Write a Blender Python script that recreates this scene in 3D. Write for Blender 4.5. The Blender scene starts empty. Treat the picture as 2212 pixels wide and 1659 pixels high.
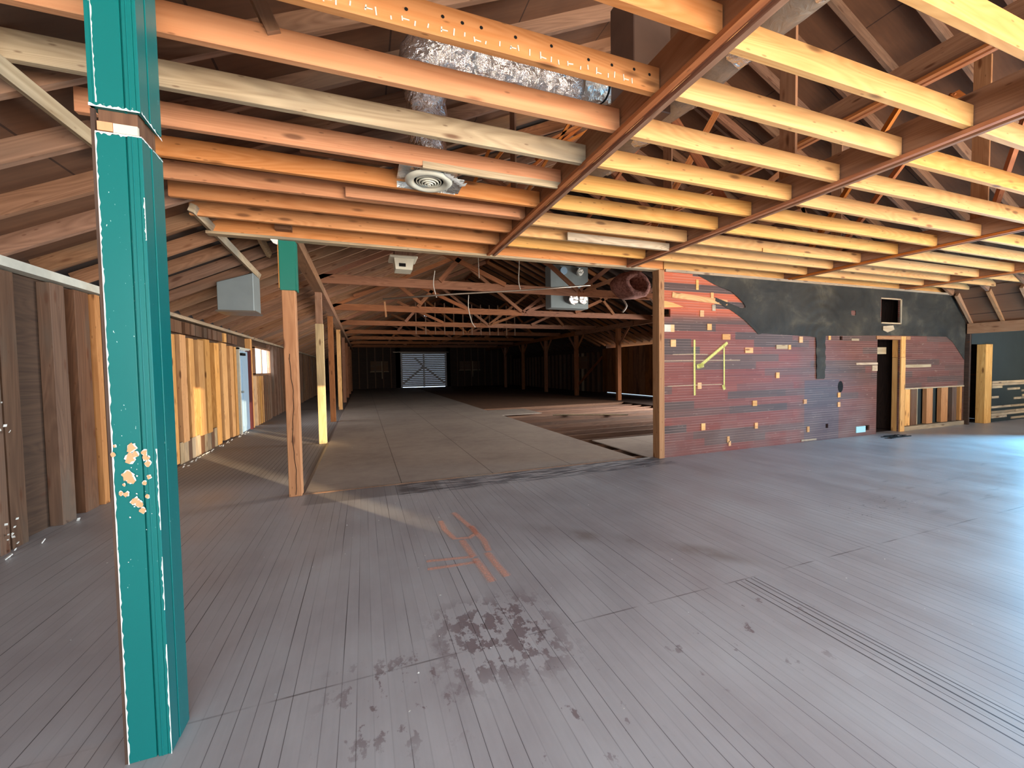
import bpy, bmesh, math, random
from mathutils import Vector, Matrix, noise
random.seed(7)
SC = bpy.context.scene
COL = SC.collection

# ------------------------------------------------------------------ camera
cam_d = bpy.data.cameras.new('camera'); cam = bpy.data.objects.new('camera', cam_d); COL.objects.link(cam)
cam_d.sensor_width = 36.0; cam_d.lens = 14.2723; cam_d.clip_start = 0.05; cam_d.clip_end = 400
R = Matrix(((0.938975788, 0.028341276, -0.342813712), (-0.343586700, 0.029434998, -0.938659555), (-0.016512089, 0.999164828, 0.037376436)))
cam.matrix_world = Matrix.Translation((0, 0, 1.42)) @ R.to_4x4()
SC.camera = cam

# ------------------------------------------------------------------ colour management, sky, lights
SC.view_settings.view_transform = 'Standard'; SC.view_settings.look = 'None'
SC.view_settings.gamma = 1.0; SC.view_settings.use_curve_mapping = False
SC.view_settings.exposure = 0.0
w = bpy.data.worlds.new('sky'); SC.world = w; w.use_nodes = True
w.node_tree.nodes['Background'].inputs['Color'].default_value = (0.62, 0.80, 1.0, 1)
w.node_tree.nodes['Background'].inputs['Strength'].default_value = 2.2

def area(name, loc, rot, sx, sy, power, color, spread=180):
    l = bpy.data.lights.new(name, 'AREA'); l.shape = 'RECTANGLE'; l.size = sx; l.size_y = sy
    l.energy = power; l.color = color; l.spread = math.radians(spread)
    o = bpy.data.objects.new(name, l); COL.objects.link(o); o.location = loc; o.rotation_euler = [math.radians(a) for a in rot]
    return o
# daylight through the front shop windows behind the camera (faces +Y, tipped a little down)
area('front_window_daylight', (4.6, -3.5, 1.6), (62, 0, 0), 13.5, 2.4, 940, (0.86, 0.93, 1.0))
# daylight through the windows of the right wall (faces -X)
area('side_window_daylight', (13.1, 2.2, 1.6), (68, 0, 142), 3.6, 2.2, 1500, (0.20, 0.62, 1.0), 170)
# light thrown up by the sunlit pavement outside the front windows (faces up and in)
area('pavement_bounce', (7.6, -8.5, 0.05), (145, 0, 0), 13.0, 6.0, 4100, (1.0, 0.72, 0.46))
area('pavement_bounce_side', (14.6, 1.0, 0.05), (180, 35, 0), 2.6, 5.5, 260, (1.0, 0.82, 0.55))
area('left_window_daylight', (-3.1, 13.4, 1.8), (80, 0, -90), 1.8, 0.8, 90, (1.0, 0.97, 0.95))
area('eave_gap_daylight', (13.2, 17.3, 2.35), (100, 0, 90), 4.0, 0.4, 30, (1.0, 0.62, 0.30))
# daylight through the gap and the doorway on the right side of the rear hall
area('rear_side_daylight', (13.2, 8.6, 1.5), (64, 0, 82), 4.6, 2.0, 1500, (1.0, 0.94, 0.88), 130)
sun_d = bpy.data.lights.new('sun', 'SUN'); sun_d.energy = 8.0; sun_d.color = (1.0, 0.74, 0.42); sun_d.angle = math.radians(0.25)
sun = bpy.data.objects.new('sun', sun_d); COL.objects.link(sun)
_sd = Vector((-0.56, 0.83, -math.tan(math.radians(7.0))))
sun.rotation_euler = _sd.to_track_quat('-Z', 'Y').to_euler()

# ------------------------------------------------------------------ node helper
class S:
    def __init__(s, nt, sock): s.nt, s.k = nt, sock
    def _m(s, op, *a, clamp=False):
        n = s.nt.nodes.new('ShaderNodeMath'); n.operation = op; n.use_clamp = clamp
        for i, v in enumerate((s,) + a):
            if isinstance(v, S): s.nt.links.new(v.k, n.inputs[i])
            else: n.inputs[i].default_value = v
        return S(s.nt, n.outputs[0])
    def __add__(s, o): return s._m('ADD', o)
    def __radd__(s, o): return s._m('ADD', o)
    def __sub__(s, o): return s._m('SUBTRACT', o)
    def __rsub__(s, o): return (s * -1.0) + o
    def __mul__(s, o): return s._m('MULTIPLY', o)
    def __rmul__(s, o): return s._m('MULTIPLY', o)
    def __truediv__(s, o): return s._m('DIVIDE', o)
    def floor(s): return s._m('FLOOR')
    def fract(s): return s._m('FRACT')
    def abs(s): return s._m('ABSOLUTE')
    def pow(s, e): return s._m('POWER', e)
    def gt(s, v): return s._m('GREATER_THAN', v)
    def lt(s, v): return s._m('LESS_THAN', v)
    def mx(s, v): return s._m('MAXIMUM', v)
    def mn(s, v): return s._m('MINIMUM', v)
    def step(s, a, b):
        n = s.nt.nodes.new('ShaderNodeMapRange'); n.interpolation_type = 'SMOOTHSTEP'
        s.nt.links.new(s.k, n.inputs[0]); n.inputs[1].default_value = a; n.inputs[2].default_value = b
        return S(s.nt, n.outputs[0])

class M:
    """one node material"""
    def __init__(m, name):
        m.mat = bpy.data.materials.new(name); m.mat.use_nodes = True; m.nt = m.mat.node_tree
        m.b = m.nt.nodes['Principled BSDF']
    def n(m, t): return m.nt.nodes.new(t)
    def coords(m, kind='Object'):
        c = m.n('ShaderNodeTexCoord'); x = m.n('ShaderNodeSeparateXYZ'); m.nt.links.new(c.outputs[kind], x.inputs[0])
        return [S(m.nt, o) for o in x.outputs]
    def vec(m, *a):
        c = m.n('ShaderNodeCombineXYZ')
        for i, v in enumerate(a):
            if isinstance(v, S): m.nt.links.new(v.k, c.inputs[i])
            else: c.inputs[i].default_value = v
        return c.outputs[0]
    def rnd(m): return S(m.nt, m.n('ShaderNodeObjectInfo').outputs['Random'])
    def noise(m, v, scale=1.0, detail=3, rough=0.5, dist=0.0):
        n = m.n('ShaderNodeTexNoise'); m.nt.links.new(v, n.inputs['Vector'])
        n.inputs['Scale'].default_value = scale; n.inputs['Detail'].default_value = detail
        n.inputs['Roughness'].default_value = rough; n.inputs['Distortion'].default_value = dist
        return S(m.nt, n.outputs[0])
    def white(m, v):
        n = m.n('ShaderNodeTexWhiteNoise'); n.noise_dimensions = '3D'; m.nt.links.new(v, n.inputs['Vector'])
        return S(m.nt, n.outputs['Value'])
    def voro(m, v, scale=1.0, rnd=1.0):
        n = m.n('ShaderNodeTexVoronoi'); m.nt.links.new(v, n.inputs['Vector']); n.inputs['Scale'].default_value = scale
        n.inputs['Randomness'].default_value = rnd
        return S(m.nt, n.outputs['Distance'])
    def ramp(m, s, stops):
        r = m.n('ShaderNodeValToRGB'); m.nt.links.new(s.k, r.inputs[0]); e = r.color_ramp.elements
        while len(e) < len(stops): e.new(0.5)
        for q, (p, c) in zip(e, stops): q.position = p; q.color = (*c, 1)
        return r.outputs[0]
    def mix(m, fac, a, b):
        n = m.n('ShaderNodeMix'); n.data_type = 'RGBA'
        if isinstance(fac, S): m.nt.links.new(fac.k, n.inputs[0])
        else: n.inputs[0].default_value = fac
        for i, v in ((6, a), (7, b)):
            if isinstance(v, tuple): n.inputs[i].default_value = (*v, 1)
            else: m.nt.links.new(v, n.inputs[i])
        return n.outputs[2]
    def hsv(m, col, v=None, s=None, h=None):
        n = m.n('ShaderNodeHueSaturation'); m.nt.links.new(col, n.inputs['Color'])
        for k, x in (('Value', v), ('Saturation', s), ('Hue', h)):
            if x is None: continue
            if isinstance(x, S): m.nt.links.new(x.k, n.inputs[k])
            else: n.inputs[k].default_value = x
        return n.outputs[0]
    def out(m, col, rough=0.7, metal=0.0, bump=None, bs=0.3, bd=0.004, spec=0.35, alpha=None, trans=None):
        b = m.b
        if isinstance(col, tuple): b.inputs['Base Color'].default_value = (*col, 1)
        else: m.nt.links.new(col, b.inputs['Base Color'])
        if isinstance(rough, S): m.nt.links.new(rough.k, b.inputs['Roughness'])
        else: b.inputs['Roughness'].default_value = rough
        b.inputs['Metallic'].default_value = metal; b.inputs['Specular IOR Level'].default_value = spec
        if bump is not None:
            n = m.n('ShaderNodeBump'); m.nt.links.new(bump.k, n.inputs['Height'])
            n.inputs['Strength'].default_value = bs; n.inputs['Distance'].default_value = bd
            m.nt.links.new(n.outputs[0], b.inputs['Normal'])
        if alpha is not None: m.nt.links.new(alpha.k, b.inputs['Alpha'])
        return m.mat

def srgb(r, g, b):
    f = lambda c: (c / 255 / 12.92) if c / 255 <= 0.04045 else ((c / 255 + 0.055) / 1.055) ** 2.4
    return (f(r), f(g), f(b))

def wood(name, c1, c2, knot=(90, 50, 25), kn=1.0, stain=None, vary=0.35, rough=0.72, hue=0.008, satv=0.10):
    m = M(name); u, v, _ = m.coords('UV'); r = m.rnd(); off = r * 37.0
    g = m.noise(m.vec(u * 0.9 + off, v * 28.0, off), 1.0, 4, 0.6, 0.4)
    rings = m.noise(m.vec(u * 0.55 + off, v * 5.0, off), 1.0, 1, 0.4, 0.8)
    ring = ((rings * 14.0).fract() - 0.5).abs() * 2.0
    t = (g * 0.80 + ring * 0.26) - 0.03
    col = m.ramp(t, [(0.18, srgb(*c2)), (0.5, tuple((a + b) / 2 for a, b in zip(srgb(*c1), srgb(*c2)))), (0.78, srgb(*c1))])
    kd = m.voro(m.vec(u * 2.1 + off, v * 8.0, off * 3.0), 1.0)
    kd2 = m.voro(m.vec(u * 6.0 + off, v * 20.0, off * 2.0 + 3.0), 1.0)
    k = (1.0 - kd.step(0.07, 0.19)).mx((1.0 - kd2.step(0.05, 0.14)) * 0.7)
    col = m.mix(k * 0.8 * kn, col, srgb(*knot))
    big = m.noise(m.vec(u * 0.8 + off, v * 3.0, off + 5.0), 1.0, 3)
    if stain: col = m.mix(big.step(0.48, 0.68) * 0.75, col, srgb(*stain))
    col = m.hsv(col, v=(r - 0.5) * vary + 1.0 + (big - 0.5) * 0.35, s=1.0 + ((r * 7.3).fract() - 0.5) * satv * 2, h=0.5 + ((r * 3.7).fract() - 0.5) * hue)
    return m.out(col, rough, bump=g + k * 0.6, bs=0.35, bd=0.003)

JO = wood('joist_pine', (212, 150, 100), (186, 120, 72), vary=0.20, hue=0.006, kn=0.9, satv=0.07)
JY = wood('joist_pine_yellow', (224, 176, 112), (200, 144, 82), vary=0.12, hue=0.005, kn=0.9, satv=0.06)
JW = wood('weathered_pine', (206, 186, 150), (160, 138, 108), stain=(120, 112, 96), vary=0.1)
GB = wood('girder_fir', (172, 130, 96), (140, 98, 68), vary=0.15)
RF = wood('rafter_fir', (158, 118, 90), (118, 84, 60), stain=(120, 96, 76), vary=0.3)
TR = wood('truss_fir', (160, 106, 72), (118, 74, 48), vary=0.25)
WB = wood('web_fir', (200, 124, 66), (156, 88, 44), vary=0.25)
SP = wood('stud_pale_pine', (226, 178, 120), (190, 134, 80), vary=0.35, kn=1.0)
SB = wood('stud_brown', (118, 88, 66), (86, 60, 44), stain=(92, 80, 68), vary=0.3)
PW = wood('post_fir', (198, 144, 96), (166, 112, 70), vary=0.12)
PP = wood('post_pale', (222, 200, 158), (188, 164, 122), stain=(150, 132, 104), vary=0.05)
LT = wood('lath_worn', (196, 176, 146), (150, 128, 100), stain=(120, 116, 104), vary=0.4)
SH = wood('sheathing_brown', (92, 70, 54), (66, 48, 38), vary=0.2, kn=0.3)
BW = wood('board_brown', (150, 98, 58), (108, 68, 38), stain=(80, 50, 30), vary=0.3)
FJ = wood('floor_joist_brown', (112, 80, 60), (78, 54, 40), vary=0.6)
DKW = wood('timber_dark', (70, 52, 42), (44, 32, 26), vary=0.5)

def plain(name, rgb, rough=0.6, metal=0.0, var=0.1, sc=8.0, bump=0.2, spec=0.35):
    m = M(name); x, y, z = m.coords(); n = m.noise(m.vec(x, y, z), sc, 4)
    c = m.mix(1.0, srgb(*rgb), srgb(*rgb)); c = m.hsv(c, v=1.0 + (n - 0.5) * var * 2)
    return m.out(c, rough, metal, bump=n, bs=bump, bd=0.003, spec=spec)

TEAL = None
def teal():
    m = M('teal_gloss_paint'); x, y, z = m.coords()
    n = m.noise(m.vec(x * 2, y * 2, z), 3, 4); f = m.noise(m.vec(x * 30, y * 30, z * 4), 1, 3)
    sc = m.noise(m.vec(x * 160, y * 160, z * 60), 1, 2).step(0.735, 0.76) * n.step(0.45, 0.6)
    c = m.hsv(m.mix(0.0, srgb(12, 108, 106), srgb(12, 104, 102)), v=1 + (n - 0.5) * 0.12)
    c = m.mix(sc, c, srgb(200, 225, 220))
    return m.out(c, 0.34, bump=f, bs=0.12, bd=0.002, spec=0.4)
TEAL = teal()
TEALD = plain('teal_paint_far', (30, 118, 100), 0.35, var=0.05)
CHIPW = plain('chipped_primer_white', (236, 238, 232), 0.7, sc=40)
CHIPO = plain('bare_wood_chip', (222, 158, 116), 0.8, sc=60)
WHITE = plain('white_enamel', (214, 210, 190), 0.45, sc=20)
GREYM = plain('galvanised_grey', (140, 150, 150), 0.5, 0.3, var=0.12, sc=5)
DBLUE = plain('pale_blue_door', (160, 190, 214), 0.4, sc=4)
DRED = plain('dark_red_jamb', (92, 40, 40), 0.6)
BLACK = plain('black_void', (10, 9, 9), 0.9)
DIRT = plain('bare_ground', (62, 44, 34), 0.95, sc=2, var=0.3, bump=0.6)
PIPE = plain('steel_pipe', (120, 108, 96), 0.4, 0.6)
CLOTH = plain('white_wire', (190, 184, 172), 0.7)
PEAL = plain('plate_paint_grey', (196, 196, 182), 0.7, var=0.2, sc=12)

def foil(name, rgb, metal=0.9, rough=0.22, strength=1.0):
    m = M(name); x, y, z = m.coords()
    v = m.voro(m.vec(x, y, z), 14); n = m.noise(m.vec(x * 9, y * 9, z * 9), 1.6, 4, 0.6, 1.6)
    c = m.hsv(m.mix(0.0, srgb(*rgb), srgb(*rgb)), v=1 + (n - 0.5) * 0.5)
    return m.out(c, rough, metal, bump=v * 0.6 + n, bs=strength, bd=0.03)
FOIL = foil('duct_foil_crumpled', (246, 242, 236), metal=0.88, rough=0.2, strength=0.8)
FOILB = foil('duct_foil_bright', (235, 235, 228), rough=0.35, strength=0.8)
SLEEVE = foil('duct_sleeve_grey', (176, 166, 150), metal=0.25, rough=0.38, strength=0.25)
def pinkm():
    m = M('pink_glass_wool'); x, y, z = m.coords(); n = m.noise(m.vec(x, y, z), 18, 5, 0.7)
    return m.out(m.ramp(n, [(0.35, srgb(120, 80, 70)), (0.6, srgb(186, 132, 120))]), 0.95, bump=n, bs=1.0, bd=0.03)
PINK = pinkm()

def deckm():
    m = M('roof_deck_board'); x, y, z = m.coords('UV')
    n = m.noise(m.vec(x * 0.6, y * 0.6, 0.0), 2.5, 4); f = m.noise(m.vec(x * 3, y * 30, 1.0), 1, 3)
    seam = (((x / 1.22).fract() - 0.5).abs().gt(0.494)).mx(((y / 1.22).fract() - 0.5).abs().gt(0.494))
    c = m.ramp(n * 0.7 + f * 0.3, [(0.3, srgb(88, 60, 42)), (0.7, srgb(122, 84, 58))])
    c = m.mix(seam * 0.7, c, srgb(36, 24, 18))
    return m.out(c, 0.85, bump=f, bs=0.2)
DECK = deckm()
DECKD = plain('shade_dark_roof_board', (44, 34, 28), 0.9, sc=3)  # darker copy of the roof deck: rear hall shade put into the colour

def floorm():
    m = M('painted_strip_floor'); x, y, z = m.coords()
    W_ = 0.066
    wob = m.noise(m.vec(x * 0.6, y * 0.15, 0.0), 1.0, 2)
    sx = x / W_; idn = sx.floor(); fr = (sx.fract() - 0.5).abs()
    idv = m.white(m.vec(idn, 3.0, 1.0))
    # board ends: staggered joints, and two long straight seams
    seg = ((y + idv * 3.1) / 1.9).floor(); tone = m.white(m.vec(idn, seg, 9.0))
    ln = fr.gt(0.462)                                     # fine tongue and groove line
    on = m.noise(m.vec(sx.floor() * 3.7 + (sx.fract().gt(0.5)), y * 0.55, 2.0), 1.0, 1)
    gap = fr.gt(0.470) * on.step(0.52, 0.60)
    big = m.noise(m.vec(x, y, 0.0), 0.55, 3); med = m.noise(m.vec(x, y * 0.6, 4.0), 2.6, 5, 0.6)
    fine = m.noise(m.vec(x * 22, y * 5, 1.0), 1.0, 4, 0.7); streak = m.noise(m.vec(x * 60, y * 2.2, 7.0), 1.0, 3)
    c = m.ramp(big * 0.5 + med * 0.5, [(0.32, srgb(156, 152, 154)), (0.5, srgb(173, 171, 173)), (0.7, srgb(186, 187, 189))])
    c = m.hsv(c, v=0.93 + (tone - 0.5) * 0.06 + (streak - 0.5) * 0.12 + (fine - 0.5) * 0.12 + 0.06)
    def box(x0, x1, y0, y1, s=0.15):
        return x.step(x0 - s, x0 + s) * (1.0 - x.step(x1 - s, x1 + s)) * y.step(y0 - s, y0 + s) * (1.0 - y.step(y1 - s, y1 + s))
    blot = m.noise(m.vec(x * 1.8, y * 1.2, 3.0), 6.0, 5, 0.65)
    # maroon worn patches
    for b, a in (((0.35, 0.95, 1.72, 2.35), 0.48), ((-0.15, 0.35, 1.55, 2.05), 0.56), ((0.5, 1.0, 1.2, 1.7), 0.62), ((1.4, 2.4, 1.3, 1.8), 0.62)):
        c = m.mix(box(*b) * blot.step(a, a + 0.05) * 0.7, c, srgb(104, 84, 86))
    # dark worn strip along the plywood edge
    c = m.mix(box(0.35, 4.3, 4.72, 5.25, 0.05) * (m.noise(m.vec(x * 3, y * 20, 1.0), 1.0, 4) ).step(0.40, 0.58) * 0.75, c, srgb(72, 74, 80))
    c = m.mix(box(-0.65, 0.85, 4.78, 5.25, 0.03) * 0.45, c, srgb(78, 70, 68))
    # brown smear running to the right
    sm = (y - 3.0 + (x - 1.7) * 0.9).abs()
    c = m.mix((1.0 - sm.step(0.02, 0.22)) * box(1.3, 2.6, 1.9, 3.4, 0.2) * med.step(0.35, 0.6) * 0.6, c, srgb(110, 96, 84))
    c = m.mix(box(5.0, 8.5, 2.0, 3.6, 0.4) * m.noise(m.vec(x * 0.9, y * 5, 2.0), 1.5, 4).step(0.60, 0.70) * 0.4, c, srgb(98, 102, 106))
    c = m.mix(box(4.2, 5.3, 2.2, 2.7, 0.15) * m.noise(m.vec(x * 9, y * 9, 2.0), 1.6, 2, 0.4, 2.0).step(0.66, 0.70) * 0.7, c, srgb(60, 66, 72))
    # seams across the strips
    for yy, x0, x1 in ((1.963, -2.8, 13.0), (1.28, 4.0, 12.0)):
        sf = (y - yy + (wob - 0.5) * 0.01).abs().lt(0.0045)
        c = m.mix(sf * 0.65 * x.gt(x0) * m.noise(m.vec(x * 2.5, 0.0, yy), 1.0, 3).step(0.42, 0.6), c, srgb(78, 70, 66))
    grout = (x - 0.0)
    # left aisle keeps bare ribbed boards with dirt between
    ais = (1.0 - x.step(-0.74, -0.70)) * y.step(5.6, 6.6)
    c = m.mix(ais * 0.6, c, srgb(118, 106, 96))
    c = m.mix(ln * 0.14, c, srgb(84, 76, 74))
    c = m.mix(ln * ais * 0.75, c, srgb(34, 28, 25))
    c = m.mix(gap * 0.85, c, srgb(40, 33, 31))
    # the open grooves to the right
    gx = x - 2.25
    for dx, ww in ((0.0, 0.007), (0.045, 0.004), (0.085, 0.009), (0.135, 0.006), (0.165, 0.007)):
        g_ = (gx - dx).abs().lt(ww * 0.5) * (1.0 - y.gt(1.955))
        c = m.mix(g_ * 0.9, c, srgb(50, 44, 44)); 
    h = 1.0 - gap - ln * 0.15 + fine * 0.15
    return m.out(c, 0.42 + (med - 0.5) * 0.35 + ais * 0.3, bump=h, bs=0.5, bd=0.002, spec=0.4)
FLOOR = floorm()

def plym():
    m = M('plywood_floor'); x, y, z = m.coords()
    big = m.noise(m.vec(x, y, 0.0), 0.8, 4); st = m.noise(m.vec(x * 2, y * 30, 1.0), 1.0, 4, 0.7); md = m.noise(m.vec(x, y, 5.0), 5.0, 4, 0.7)
    c = m.ramp(big * 0.6 + md * 0.4, [(0.3, srgb(140, 128, 120)), (0.5, srgb(160, 148, 138)), (0.7, srgb(172, 160, 148))])
    c = m.hsv(c, v=1.0 + (st - 0.5) * 0.25)
    c = m.mix(st.step(0.66, 0.72) * 0.25, c, srgb(196, 180, 160))
    seam = (((x - 0.41) / 1.2 + 0.5).fract() - 0.5).abs().lt(0.004)
    seamy = (((y - 7.7) / 2.44 + 0.5).fract() - 0.5).abs().lt(0.0012)
    c = m.mix(seam.mx(seamy) * 0.8, c, srgb(58, 48, 42))
    return m.out(c, 0.62, bump=st, bs=0.15, spec=0.3)
PLY = plym()

def partm():
    m = M('painted_strip_wall'); x, y, z = m.coords(); H_ = 0.041
    row = (z / H_).floor(); fr = (z / H_).fract()
    rw = m.white(m.vec(row, 2.0, 4.0)); off = rw * 4.0
    grp = (z / (H_ * 3)).floor(); gw = m.white(m.vec(grp, 6.0, 2.0))
    bid = m.white(m.vec(((x + gw * 5.0) / 1.35).floor(), grp, 3.0)); bid2 = m.white(m.vec(((x + off) / 0.9).floor(), row, 7.0))
    c = m.ramp(bid, [(0.0, srgb(112, 52, 42)), (0.3, srgb(122, 62, 50)), (0.55, srgb(106, 60, 52)), (0.75, srgb(88, 64, 56)), (1.0, srgb(68, 54, 50))])
    up = z.step(2.1, 2.35) * (1.0 - x.step(6.2, 6.6))
    c = m.mix(up * (bid.lt(0.8)) * 0.8, c, srgb(186, 92, 56))
    grey = x.step(7.2, 7.5) * 0.55
    c = m.mix(grey, c, srgb(92, 66, 56))
    c = m.mix(x.gt(7.48) * x.lt(8.42) * z.lt(1.12) * 0.7, c, srgb(70, 62, 68))
    c = m.hsv(c, v=0.95 + bid2 * 0.24, s=1.0)
    n = m.noise(m.vec(x * 3, y, z * 12), 2.0, 5, 0.7); d = m.noise(m.vec(x * 0.9, y, z * 0.9), 2.0, 4)
    low = (1.0 - z.step(0.15, 0.9)) * d.step(0.35, 0.7)
    c = m.mix(low * 0.4, c, srgb(120, 104, 98))
    c = m.mix(n.step(0.62, 0.70) * 0.3, c, srgb(190, 170, 150))
    ln = (fr - 0.5).abs().gt(0.43)
    lw = m.white(m.vec(row, ((x + off) / 0.7).floor(), 1.0))
    c = m.mix(ln * lw.step(0.2, 0.8) * 0.55, c, srgb(176, 150, 138))
    c = m.mix(((fr - 0.32).abs().lt(0.05)) * 0.5, c, srgb(48, 34, 34))
    return m.out(c, 0.6, bump=1.0 - ln + n * 0.3, bs=0.5, bd=0.004)
PART = partm()

def tarm():
    m = M('black_building_paper'); x, y, z = m.coords()
    n = m.noise(m.vec(x * 1.0, y, z * 1.3), 1.6, 5, 0.6, 0.5)
    c = m.ramp(n, [(0.35, srgb(34, 33, 29)), (0.55, srgb(52, 49, 42)), (0.75, srgb(86, 80, 66))])
    return m.out(c, 0.8, bump=n, bs=0.5, bd=0.02)
TAR = tarm()
TARF = plain('black_building_paper_side', (42, 50, 50), 0.85, sc=3, var=0.2)

def spray(name, rgb, strength=0.9):
    m = M(name); u, v, _ = m.coords('UV'); x, y, z = m.coords('Generated')
    n = m.noise(m.vec(u * 30, v * 3, 0.0), 2.0, 4, 0.8)
    e = 1.0 - ((v - 0.5).abs() * 2.0).step(0.25, 1.0)
    a = (e * (n.step(0.25, 0.65) * 0.7 + 0.3)) * strength
    return m.out(srgb(*rgb), 0.7, alpha=a)
ORSP = spray('orange_spray_paint', (255, 188, 160), 0.62)
YESP = spray('yellow_spray_paint', (232, 232, 130), 0.85)
CHALK = spray('chalk_line', (214, 190, 160), 0.7)

# ------------------------------------------------------------------ mesh helpers
class MB:
    def __init__(s): s.v = []; s.f = []; s.uv = []; s.sm = []
    def quad(s, pts, uvs, smooth=False):
        b = len(s.v); s.v += [Vector(p) for p in pts]; s.f.append(tuple(range(b, b + len(pts)))); s.uv += list(uvs); s.sm.append(smooth)
    def beam(s, a, b, wd, ht, up=(0, 0, 1), uoff=None, cut=None):
        """a timber from a to b; wd across, ht along up; centre line a-b"""
        a = Vector(a); b = Vector(b); d = (b - a); L = d.length; d.normalize(); up = Vector(up)
        side = d.cross(up)
        if side.length < 1e-5: up = Vector((0, 1, 0)); side = d.cross(up)
        side.normalize(); up = side.cross(d).normalized(); uo = random.uniform(0, 20) if uoff is None else uoff
        c = [(-wd / 2, -ht / 2), (wd / 2, -ht / 2), (wd / 2, ht / 2), (-wd / 2, ht / 2)]
        A = [a + side * p + up * q for p, q in c]; B = [b + side * p + up * q for p, q in c]
        vv = [0, wd, wd + ht, 2 * wd + ht, 2 * wd + 2 * ht]
        for i in range(4):
            j = (i + 1) % 4
            s.quad([A[i], A[j], B[j], B[i]], [(uo, vv[i]), (uo, vv[i + 1]), (uo + L, vv[i + 1]), (uo + L, vv[i])])
        s.quad([A[3], A[2], A[1], A[0]], [(uo, 0), (uo + wd, 0), (uo + wd, ht), (uo, ht)])
        s.quad(B, [(uo, 0), (uo + wd, 0), (uo + wd, ht), (uo, ht)])
        return s
    def box(s, x0, x1, y0, y1, z0, z1, axis=None):
        dx, dy, dz = x1 - x0, y1 - y0, z1 - z0
        if axis is None: axis = max(zip((dx, dy, dz), 'xyz'))[1]
        cx, cy, cz = (x0 + x1) / 2, (y0 + y1) / 2, (z0 + z1) / 2
        if axis == 'x': return s.beam((x0, cy, cz), (x1, cy, cz), dy, dz)
        if axis == 'y': return s.beam((cx, y0, cz), (cx, y1, cz), dx, dz)
        return s.beam((cx, cy, z0), (cx, cy, z1), dx, dy, up=(0, 1, 0))
    def tube(s, pts, r, n=12, cap=True, rf=None):
        pts = [Vector(p) for p in pts]; rings = []; prev = None
        for i, p in enumerate(pts):
            d = (pts[min(i + 1, len(pts) - 1)] - pts[max(i - 1, 0)]).normalized()
            if prev is None:
                q = Vector((0, 0, 1)) if abs(d.z) < 0.9 else Vector((1, 0, 0)); prev = (q - d * q.dot(d)).normalized()
            prev = (prev - d * prev.dot(d)).normalized(); o = d.cross(prev)
            rr = (rf(i / (len(pts) - 1)) if rf else 1.0) * r
            rings.append([p + (prev * math.cos(2 * math.pi * k / n) + o * math.sin(2 * math.pi * k / n)) * rr for k in range(n)])
        b = len(s.v)
        for rg in rings: s.v += rg
        for i in range(len(rings) - 1):
            for k in range(n):
                k2 = (k + 1) % n
                s.f.append((b + i * n + k, b + i * n + k2, b + (i + 1) * n + k2, b + (i + 1) * n + k)); s.sm.append(True)
                s.uv += [(i, k / n), (i, (k + 1) / n), (i + 1, (k + 1) / n), (i + 1, k / n)]
        if cap:
            for e, rv in ((0, True), (len(rings) - 1, False)):
                idx = [b + e * n + k for k in range(n)]
                s.f.append(tuple(reversed(idx) if rv else idx)); s.uv += [(0, 0)] * n; s.sm.append(False)
        return s
    def prism(s, poly, y0, y1):
        """polygon in x,z extruded between y0 and y1"""
        n = len(poly)
        s.quad([(x, y0, z) for x, z in poly], [(x, z) for x, z in poly])
        s.quad([(x, y1, z) for x, z in reversed(poly)], [(x, z) for x, z in reversed(poly)])
        for i in range(n):
            (xa, za), (xb, zb) = poly[i], poly[(i + 1) % n]
            s.quad([(xb, y0, zb), (xa, y0, za), (xa, y1, za), (xb, y1, zb)], [(xb, zb), (xa, za), (xa, za), (xb, zb)])
        return s
    def build(s, name, mat, parent=None, origin=None, kind=None, label=None, cat=None, group=None, bevel=0.0):
        if origin is None:
            if parent is not None: origin = Vector((0, 0, 0))
            else:
                mn = Vector([min(v[i] for v in s.v) for i in range(3)]); mx_ = Vector([max(v[i] for v in s.v) for i in range(3)])
                origin = Vector(((mn.x + mx_.x) / 2, (mn.y + mx_.y) / 2, mn.z))
        origin = Vector(origin); base = origin
        if parent is not None: base = Vector(parent['_w'])
        me = bpy.data.meshes.new(name); me.from_pydata([v - base for v in s.v], [], s.f)
        uvl = me.uv_layers.new(name='UVMap'); flat = [c for q in s.uv for c in q]; uvl.data.foreach_set('uv', flat)
        me.polygons.foreach_set('use_smooth', s.sm)
        me.materials.append(mat); me.update()
        bm = bmesh.new(); bm.from_mesh(me); bmesh.ops.remove_doubles(bm, verts=bm.verts, dist=1e-5)
        bmesh.ops.recalc_face_normals(bm, faces=bm.faces); bm.to_mesh(me); bm.free()
        o = bpy.data.objects.new(name, me); COL.objects.link(o)
        if parent is None: o.location = base
        else: o.parent = parent
        o['_w'] = tuple(base)
        if bevel: 
            md = o.modifiers.new('bevel', 'BEVEL'); md.width = bevel; md.segments = 1; md.limit_method = 'ANGLE'
        tag(o, label, cat, group, kind)
        return o

def tag(o, label=None, cat=None, group=None, kind=None):
    if label: o['label'] = label
    if cat: o['category'] = cat
    if group: o['group'] = group
    if kind: o['kind'] = kind
def empty(name, loc, label, cat, group=None):
    o = bpy.data.objects.new(name, None); COL.objects.link(o); o.location = loc; o.empty_display_size = 0.1
    o['_w'] = tuple(loc); tag(o, label, cat, group); return o
def struct(name, mb, mat, origin=(0, 0, 0)):
    return mb.build(name, mat, None, origin=origin, kind='structure')

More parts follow.
